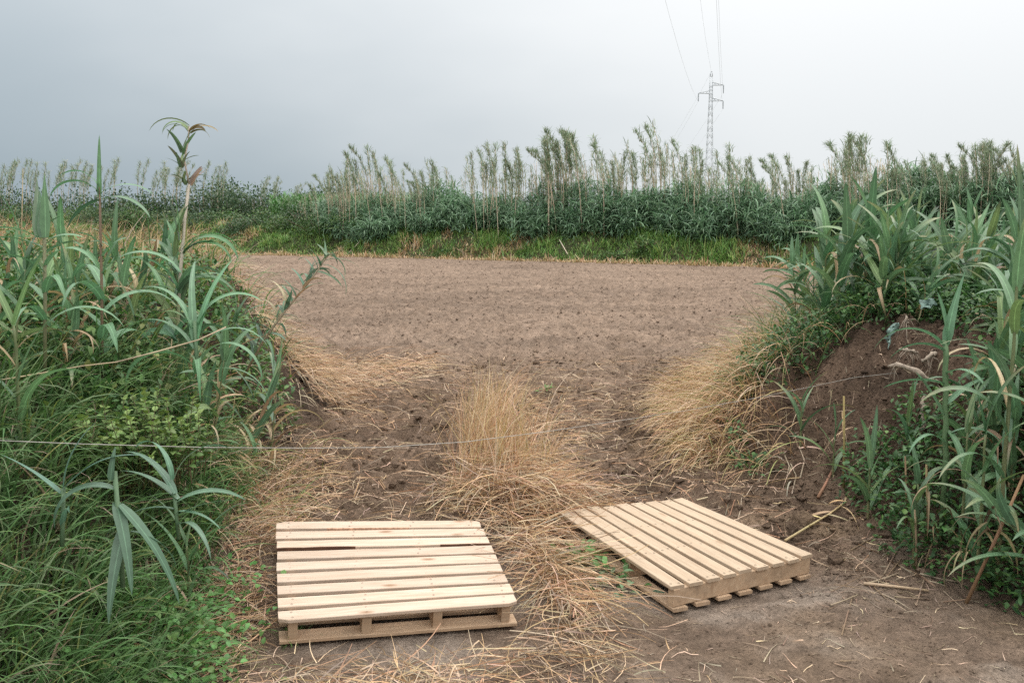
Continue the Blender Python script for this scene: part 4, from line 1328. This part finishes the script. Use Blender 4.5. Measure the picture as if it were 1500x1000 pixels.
def cane(rng, h, tuft, lean):
    """Stem and foliage of a tall cane of the far hedge."""
    t = np.linspace(0, 1, 9)
    P = np.stack([-lean * h * (.5 * t ** 2 + .9 * t ** 6), rng.normal(0, .02) * t, h * t], -1)
    s, f = Bag(), Bag()
    add_tube(s, P, .019 * (1 - .5 * t), 5, jit((.58, .49, .37), 9, rng, .2, .05))
    n = int(125 * tuft)
    hi = 1 - .36 * rng.random(n) ** 1.35
    base = np.stack([np.interp(hi, t, P[:, k]) for k in range(3)], -1) + rng.normal(0, .05, (n, 3)) * [1, 1, 0]
    f.add(*blades(base, rng.normal(PI, 1.5, n), rng.normal(1.2, .3, n), rng.uniform(.18, .38, n), rng.uniform(.018, .036, n), rng.uniform(.4, 1.8, n), 4, 'reed', .2, rng.normal(0, .5, n), 0., jit(CG[rng.choice(3, n)], n, rng)))
    n = 12
    hi = rng.uniform(.25, .75, n)
    base = np.stack([np.interp(hi, t, P[:, k]) for k in range(3)], -1)
    f.add(*blades(base, rng.uniform(0, 6.3, n), rng.normal(1.25, .25, n), rng.uniform(.2, .45, n), rng.uniform(.010, .022, n), rng.uniform(.8, 2.4, n), 4, 'reed', 0, 0., 0., mix(((.46, .38, .27), (.19, .22, .14), (.32, .28, .2)), n, (.55, .25, .2), rng)))
    return s, f


def cane_proto(i, lab, grp, h, tuft, lean):
    e = empty('tall_cane', (0, 0, 0))
    s, f = cane(np.random.default_rng(200 + i), h, tuft, lean)
    s.build('stem', 'leaf', e)
    f.build('foliage', 'reed_leaf', e)
    return tag(e, lab, 'cane', grp)


rng = np.random.default_rng(41)
px_c = np.array([440, 470, 530, 560, 600, 640, 700, 760, 830, 890, 940, 970, 1005, 1040, 1080, 1110, 1140, 1180, 1215, 1260, 1330, 1380, 1440, 1500, 1560])
py_t = np.array([282, 268, 232, 222, 262, 238, 214, 228, 206, 216, 208, 195, 224, 236, 218, 256, 238, 236, 210, 213, 226, 244, 220, 232, 230])
lab, grp = 'tall dry stemmed cane with leafy top in the hedge behind the field', 'canes of the hedge behind the field'
pr = [cane_proto(i, lab, grp, 3.6, tf, ln) for i, (tf, ln) in enumerate(((1.3, .06), (.8, .14), (1.0, .03), (1.6, .10), (.5, .07), (1.2, .2), (.7, .01)))]
pts, scs = [], []
clump = rng.uniform(435, 1570, 95)
while len(pts) < 235:
    px = clump[rng.integers(len(clump))] + rng.normal(0, 6)
    if not 435 < px < 1560:
        continue
    x, y = far_pt(px, rng.uniform(1.9, 4.6))
    z = gz(x, y) - .05
    d = y * 1.006
    top = EYE + (320 - np.interp(px, px_c, py_t)) / F_PX * d
    pts.append((x, y, z))
    scs.append((top - z) / 3.6 * (1.07 - .35 * rng.random() ** 1.8))
stand(pr, pts, lambda i, p, g: scs[i], rng, .06, (0, .9))
lab, grp = 'far misty cane with feathery top in the row beyond the left scrub', 'far canes beyond the left scrub'
pr = [cane_proto(20 + i, lab, grp, 3.6, tf, ln) for i, (tf, ln) in enumerate(((.9, -.10), (.6, -.16), (.8, -.05)))]
pts, scs = [], []
while len(pts) < 100:
    px = rng.uniform(-230, 330) if rng.random() < .86 else rng.choice([385, 392, 405, 436, 440])
    y = rng.uniform(66, 74)
    x = (px - 750) / F_PX * y
    z = gz(x, y) - .1
    top = EYE + (320 - rng.uniform(236, 255) - (25 if px > 340 else 0)) / F_PX * y
    pts.append((x, y, z))
    scs.append((top - z) / 3.6)
stand(pr, pts, lambda i, p, g: scs[i], rng, .04, (0, .5))

# the rest of the hedge: more canes further in, and the leafy mass at its foot
bs = Bag()
for k in range(760):
    px = clump[rng.integers(len(clump))] + rng.normal(0, 16) if k % 3 else rng.uniform(440, 1570)
    x, y = far_pt(px, rng.uniform(3.5, 9))
    top = EYE + (320 - np.interp(px, px_c, py_t) - 8) / F_PX * y
    z = gz(x, y)
    h = max((top - z) * rng.uniform(.62, .95), 1.2)
    s, f = cane(rng, h, .05 if k % 3 else .3, rng.uniform(-.02, .08))
    for q in (s, f):
        bs.add(np.concatenate(q.V) + [x, y, z], np.zeros((0, 4), int), np.concatenate(q.C), np.concatenate(q.U))
        off = bs.n - sum(len(v) for v in q.V)
        bs.F.pop()
        bs.F += [np.asarray(ff) + off for ff in q.F]
P, A = [], []
N = 3000
for k in range(N):
    px = rng.uniform(470, 1590)
    x, y = far_pt(px, 1.8 + 3.8 * rng.random() ** 1.3 + 1.6 * float(fbm(np.array([px / 28.]), np.array([3.3]), 1, 2)[0]) + (.4 if px < 520 else 0))
    P.append((x, y))
P = np.array(P)
cl = fbm(P[:, 0], P[:, 1], .55, 3)
hh = (.95 + 1.45 * np.clip(cl + .3, 0, 1.2) + .5 * rng.random(N)) * (.75 + .25 * sst(480, 560, 750 + F_PX * P[:, 0] / P[:, 1]))
# front shoots are shorter so that the mass rounds down to the bank
hh *= .5 + .5 * sst(1.6, 3.2, sdist(P[:, 0], P[:, 1], FAR))
zz = H(P[:, 0], P[:, 1])
for k in range(16):
    hi = rng.uniform(.05, 1, N) ** .9
    base = np.stack([P[:, 0] + rng.normal(0, .12, N), P[:, 1] + rng.normal(0, .12, N), zz + hh * hi], -1)
    bs.add(*blades(base, rng.uniform(0, 6.3, N), rng.normal(.95, .3, N), rng.uniform(.45, .8, N), rng.uniform(.045, .075, N), rng.uniform(.9, 2.3, N), 5, 'reed', .25, rng.normal(0, .4, N), 0.,
                   jit(np.array([(.15, .25, .15), (.20, .31, .19), (.11, .19, .115)])[rng.choice(3, N)] * 1.0, N, rng, .25, .06)))
tag(bs.build('reed_bed', 'reed_leaf'), 'dense leafy mass of reeds filling the hedge behind the field', 'reed bed', kind='stuff')


# scrub on the far left terrace
def shrub(name, x, y, w, dp, h, label, cat, pal, n, leaf, group=None, seed=0, z=None, el=(.6, .6)):
    g = np.random.default_rng(seed)
    zb = gz(x, y) - .1 if z is None else z
    e = empty(name, (x, y, zb))
    a, cz, rr = g.uniform(0, 2 * PI, n), g.uniform(-.15, 1, n), g.random(n) ** .45
    ph = np.sqrt(np.clip(1 - cz ** 2, 0, 1))
    lump = 1 + .55 * fbm(np.cos(a) * 2.2 + seed + 20, cz * 2.2 + np.sin(a) * 1.6, 1.2, 3)
    P = np.stack([w * rr * lump * ph * np.cos(a), dp * rr * lump * ph * np.sin(a), h * (.06 + np.clip(cz, 0, 1) * rr * lump * .9)], -1)
    sb = Bag()
    for k in range(6):
        t_ = np.array([g.normal(0, w * .4), g.normal(0, dp * .4), h * .7])
        add_tube(sb, [(t_[0] * .1, t_[1] * .1, -.1), t_ * .5, t_], [.04, .025, .01], 5, (.12, .09, .06))
    sb.build('stem', 'leaf', e)
    bl = blades(P, a + g.normal(0, 1, n), g.normal(*el, n), g.uniform(*leaf, n), g.uniform(*leaf, n) * .55, g.uniform(.2, 1.2, n), 3, 'ovate', .2, g.normal(0, .5, n), 0., mix(pal, n, None, g))
    Bag().add(*bl).build('foliage', 'leaf', e)
    return tag(e, label, cat, group)


PALS = [((.05, .105, .04), (.075, .14, .05), (.11, .17, .06)), ((.06, .13, .045), (.09, .17, .055), (.13, .19, .07)), ((.045, .09, .045), (.065, .12, .055), (.10, .14, .075))]
rng = np.random.default_rng(63)
for i in range(44):
    px = -215 + i * 17.5 + rng.normal(0, 6)
    x, y = far_pt(px, rng.uniform(2.4, 5.5))
    h = rng.uniform(.9, 1.5) + (.3 if px < 250 else 0)
    shrub('scrub_bush', x, y, rng.uniform(1., 1.7), rng.uniform(.8, 1.2), h, 'rounded green bush in the scrub along the far left bank', 'bush', PALS[i % 3], 1500, (.07, .17), 'bushes along the far left bank', 300 + i)
for i in range(26):
    px = -226 + i * 31 + rng.normal(0, 8)
    y = rng.uniform(62, 70)
    x = (px - 750) / F_PX * y
    top = EYE + (320 - rng.uniform(268, 284)) / F_PX * y
    zb = gz(x, y) - .1
    shrub('thicket_bush', x, y, rng.uniform(1.8, 2.6), 1.2, max((top - zb) / .98, .8), 'dim green bush in the far thicket under the misty canes', 'bush', PALS[2], 2400, (.1, .22), 'bushes of the far left thicket', 400 + i, None, (.9, .5))
# maize rows and darker trees seen between
rng = np.random.default_rng(66)
N = 420
px = rng.uniform(400, 640, N)
y = rng.uniform(58, 64, N)
x = (px - 750) / F_PX * y
zt = EYE + (320 - rng.uniform(284, 296, N)) / F_PX * y
b = Bag()
for k in range(9):
    b.add(*blades(np.stack([x + rng.normal(0, .05, N), y, zt - rng.uniform(.1, 1.1, N)], -1), rng.uniform(0, 6.3, N), rng.normal(1., .2, N), rng.uniform(.5, .8, N), .08, rng.uniform(1., 2., N), 4, 'reed', .2, 0., 0.,
                  jit((.085, .19, .06), N, rng)))
for k in range(0, N, 3):
    add_tube(b, [(x[k], y[k], gz(x[k], y[k])), (x[k], y[k], zt[k])], .02, 4, (.09, .15, .05))
tag(b.build('maize', 'reed_leaf'), 'strip of maize standing behind the left end of the hedge', 'maize', kind='stuff')
for i, (px, d, tp, w) in enumerate(((500, 90, 278, 3.), (320, 85, 262, 2.4), (345, 88, 266, 2.8), (455, 92, 281, 2.6), (1200, 75, 282, 4.), (1320, 70, 280, 4.), (1120, 78, 284, 3.5))):
    x, y = (px - 750) / F_PX * d, d
    top = EYE + (320 - tp) / F_PX * d
    zb = gz(x, y) - .1
    shrub('far_tree', x, y, w, 1.5, top - zb, ['dark rounded tree crown far behind the maize strip', 'dark tree crown behind the scrub, left of two', 'dark tree crown behind the scrub, right of two',
                                               'low dark tree left of the maize', 'dim tree behind the canes right of the pylon', 'dim tree behind the far right canes', 'dim tree behind the low gap in the canes'][i],
          'tree', PALS[2], 1500, (.2, .4), None, 500 + i)

for i, (px, ins, h) in enumerate(((945, .9, .8), (1130, .4, .5), (655, .7, .35), (905, .8, .4))):
    x, y = far_pt(px, ins)
    shrub('margin_bush', x, y, .5 + .15 * i, .45, h, ['bright green bush on the far bank under the tall canes', 'low weed clump on the far bank behind the leafy reed', 'low dark weed clump on the far bank left of the center',
                                           'low weed clump on the far bank beside the bright bush'][i], 'bush', PALS[1], 500, (.08, .16), None, 520 + i)
for i, (px, lb) in enumerate(((835, 'thin pale stick leaning on the far bank'), (485, 'pale fallen cane leaning out of the hedge at its left end'))):
    x, y = far_pt(px + 25 * i, .6)
    z = gz(x, y)
    stalk('leaning_stick', [(x, y, z), (x - .2 + .7 * i, y + .3, z + .35 + .2 * i), (x - .42 + 1.3 * i, y + .6, z + .75 + .5 * i)], .025, lb, 'stick', (.55, .48, .38))

# ------------------------------------------------------------------ pylon and power lines
PD = 150.
pc = at(1037, 320, PD)
pz = gz(pc[0], pc[1])
e = empty('pylon', (pc[0], pc[1], pz))
tag(e, 'grey lattice electricity pylon with three arms rising behind the canes', 'pylon')
zt = lambda py: EYE + pc[1] * math.tan(math.atan((500 - py) / F_PX) - PITCH) - pz
hw = lambda z: np.interp(z, [0, zt(245), zt(150), zt(124), zt(112), zt(105)], [.95, .48, .23, .20, .16, .10])


def bar(bag, a, b_, r=.021):
    add_tube(bag, [a, b_], r, 4, (.4, .42, .44))


corner = [(-1, -1), (1, -1), (1, 1), (-1, 1)]
lv = np.concatenate([np.linspace(0, zt(245), 8)[:-1], np.linspace(zt(245), zt(150), 10)[:-1], np.linspace(zt(150), zt(124), 6)])
for cx, cy in corner:
    b = Bag()
    hs = [0, zt(245), zt(150), zt(124), zt(112)]
    add_tube(b, [(cx * hw(h), cy * hw(h), h) for h in hs], .034, 4, (.4, .42, .44))
    b.build('leg', 'steel', e)
b = Bag()
for k in range(len(lv) - 1):
    for q in range(4):
        (ax, ay), (bx, by) = corner[q], corner[(q + 1) % 4]
        w0, w1 = hw(lv[k]), hw(lv[k + 1])
        bar(b, (ax * w0, ay * w0, lv[k]), (bx * w1, by * w1, lv[k + 1]))
        bar(b, (bx * w0, by * w0, lv[k]), (ax * w1, ay * w1, lv[k + 1]))
        if k % 3 == 0:
            bar(b, (ax * w0, ay * w0, lv[k]), (bx * w0, by * w0, lv[k]))
b.build('bracing', 'steel', e)
b = Bag()
for cx, cy in corner:
    bar(b, (cx * .16, cy * .16, zt(112)), (cx * .11, cy * .11, zt(105)), .04)
for q in range(4):
    (ax, ay), (bx, by) = corner[q], corner[(q + 1) % 4]
    bar(b, (ax * .11, ay * .11, zt(105)), (bx * .11, by * .11, zt(105)), .04)
    bar(b, (ax * .16, ay * .16, zt(112)), (bx * .16, by * .16, zt(112)), .04)
b.build('peak', 'steel', e)
tips = []
for py, sx in ((125, 1), (137, -1), (148, 1)):
    z = zt(py)
    tx = sx * 1.85
    b = Bag()
    for cy in (-1, 1):
        bar(b, (sx * .2, cy * .2, z), (tx, 0, z), .045)
        bar(b, (sx * .2, cy * .2, z + .42), (tx, 0, z + .05), .04)
        for t_ in (.3, .6):
            bar(b, (sx * .2 + (tx - sx * .2) * t_, cy * .2 * (1 - t_), z), (sx * .2 + (tx - sx * .2) * (t_ - .15), cy * .2 * (1.15 - t_), z + .42 * (1.15 - t_)), .03)
    b.build('crossarm', 'steel', e)
    b = Bag()
    zz_ = z - np.linspace(0, 1.15, 24)
    add_tube(b, np.stack([np.full(24, tx), np.zeros(24), zz_], -1), np.where(np.arange(24) % 2, .10, .035), 6, (.4, .4, .4))
    b.build('insulator', 'insulator', e)
    tips.append((tx, z - 1.15))
tips.append((0., zt(105)))
fx = -.21
for (tx, z), lb in zip(tips, ('power line from the upper right arm of the pylon', 'power line from the left arm of the pylon', 'power line from the lower right arm of the pylon', 'earth wire from the peak of the pylon')):
    p0 = np.array([pc[0] + tx, pc[1], pz + z])
    b = Bag()
    t = np.linspace(0, 1, 40)
    span, sag = 160., 3.4
    add_tube(b, np.stack([-span * t * .215, -span * t, -4 * sag * t * (1 - t) + 3 * t], -1), .008, 4, (.3, .32, .34))
    add_tube(b, np.stack([span * t * .03, span * t, -4 * sag * t * (1 - t) - 14 * t], -1), .008, 4, (.3, .32, .34))
    o = b.build('power_line', 'wire')
    o.location = p0
    tag(o, lb, 'wire')

# ------------------------------------------------------------------ sky, sun, camera
w = bpy.data.worlds.new('World')
bpy.context.scene.world = w
w.use_nodes = True
nt = w.node_tree
nt.nodes.clear()
N = lambda t, **k: _node(nt, t, k)
L = nt.links.new
SUN_EL, SUN_AZ = math.radians(58), math.radians(60)   # azimuth clockwise from +Y (towards the right of the view)
sky = N('ShaderNodeTexSky', sky_type='NISHITA', sun_disc=False, sun_elevation=SUN_EL, sun_rotation=SUN_AZ)
bgs = N('ShaderNodeBackground', i_Strength=.06)
L(sky.outputs[0], bgs.inputs['Color'])
tc = N('ShaderNodeTexCoord')
sep = N('ShaderNodeSeparateXYZ')
nrm = N('ShaderNodeVectorMath', operation='NORMALIZE')
L(tc.outputs['Generated'], nrm.inputs[0])
L(nrm.outputs[0], sep.inputs[0])
# overcast: brighter towards the zenith and towards the right, with soft cloud structure
el = N('ShaderNodeMapRange', i_1=0., i_2=1., i_3=0., i_4=1.)
L(sep.outputs['Z'], el.inputs['Value'])
rl = N('ShaderNodeValToRGB')
rl.color_ramp.interpolation = 'EASE'
E_ = rl.color_ramp.elements
E_[0].position, E_[0].color = .0, (.83, .865, .885, 1)
E_[1].position, E_[1].color = 1., (3.35, 3.25, 3.08, 1)
q = E_.new(.30)
q.color = (1.10, 1.115, 1.12, 1)
q = E_.new(.55)
q.color = (2.35, 2.3, 2.2, 1)
L(el.outputs[0], rl.inputs['Fac'])
rx = N('ShaderNodeMapRange', i_1=-.50, i_2=.27, i_3=0., i_4=1., interpolation_type='SMOOTHSTEP')
nz = N('ShaderNodeTexNoise', i_Scale=2.2, i_Detail=4., i_Roughness=.5)
mp = N('ShaderNodeMapping')
mp.inputs['Scale'].default_value = (1, 1, 2.6)
L(nrm.outputs[0], mp.inputs['Vector'])
L(mp.outputs[0], nz.inputs['Vector'])
ad = N('ShaderNodeMath', operation='MULTIPLY_ADD', i_1=.5, i_2=-.25)
L(nz.outputs['Fac'], ad.inputs[0])
a2 = N('ShaderNodeMath', operation='ADD')
L(sep.outputs['X'], a2.inputs[0])
L(ad.outputs[0], a2.inputs[1])
L(a2.outputs[0], rx.inputs['Value'])
# the dark bank of cloud sits low on the left and fades upward
low = N('ShaderNodeMapRange', i_1=.0, i_2=.5, i_3=1., i_4=.25)
L(sep.outputs['Z'], low.inputs['Value'])
inv = N('ShaderNodeMath', operation='SUBTRACT', i_0=1.)
L(rx.outputs[0], inv.inputs[1])
dk = N('ShaderNodeMath', operation='MULTIPLY')
L(inv.outputs[0], dk.inputs[0])
L(low.outputs[0], dk.inputs[1])
mx = N('ShaderNodeMix', data_type='RGBA', blend_type='MULTIPLY')
L(dk.outputs[0], mx.inputs['Factor'])
L(rl.outputs[0], mx.inputs[6])
mx.inputs[7].default_value = (.40, .48, .535, 1)
bgc = N('ShaderNodeBackground', i_Strength=1.)
L(mx.outputs[2], bgc.inputs['Color'])
ms = N('ShaderNodeMixShader', i_0=.94)
L(bgs.outputs[0], ms.inputs[1])
L(bgc.outputs[0], ms.inputs[2])
wo = N('ShaderNodeOutputWorld')
L(ms.outputs[0], wo.inputs['Surface'])

sd = bpy.data.lights.new('sun', 'SUN')
sd.energy = .9
sd.angle = math.radians(25)
sd.color = (1, .965, .92)
so = bpy.data.objects.new('sun', sd)
C.objects.link(so)
so.rotation_euler = (PI / 2 - SUN_EL, 0, PI - SUN_AZ)
import mathutils
dv = mathutils.Vector((math.sin(SUN_AZ) * math.cos(SUN_EL), math.cos(SUN_AZ) * math.cos(SUN_EL), math.sin(SUN_EL)))
so.rotation_euler = dv.to_track_quat('Z', 'Y').to_euler()
so.location = dv * 30

cd = bpy.data.cameras.new('camera')
cd.lens, cd.sensor_width = 35., 36.
cd.clip_start, cd.clip_end = .05, 4000
co = bpy.data.objects.new('camera', cd)
C.objects.link(co)
co.location = (0, 0, EYE)
co.rotation_euler = (PI / 2 - PITCH, 0, 0)
sc = bpy.context.scene
sc.camera = co
sc.view_settings.view_transform = 'Standard'
sc.view_settings.look = 'None'
sc.view_settings.exposure = 0
sc.view_settings.gamma = 1
sc.cycles.max_bounces = 6
sc.cycles.transparent_max_bounces = 4
sc.cycles.use_denoising = False
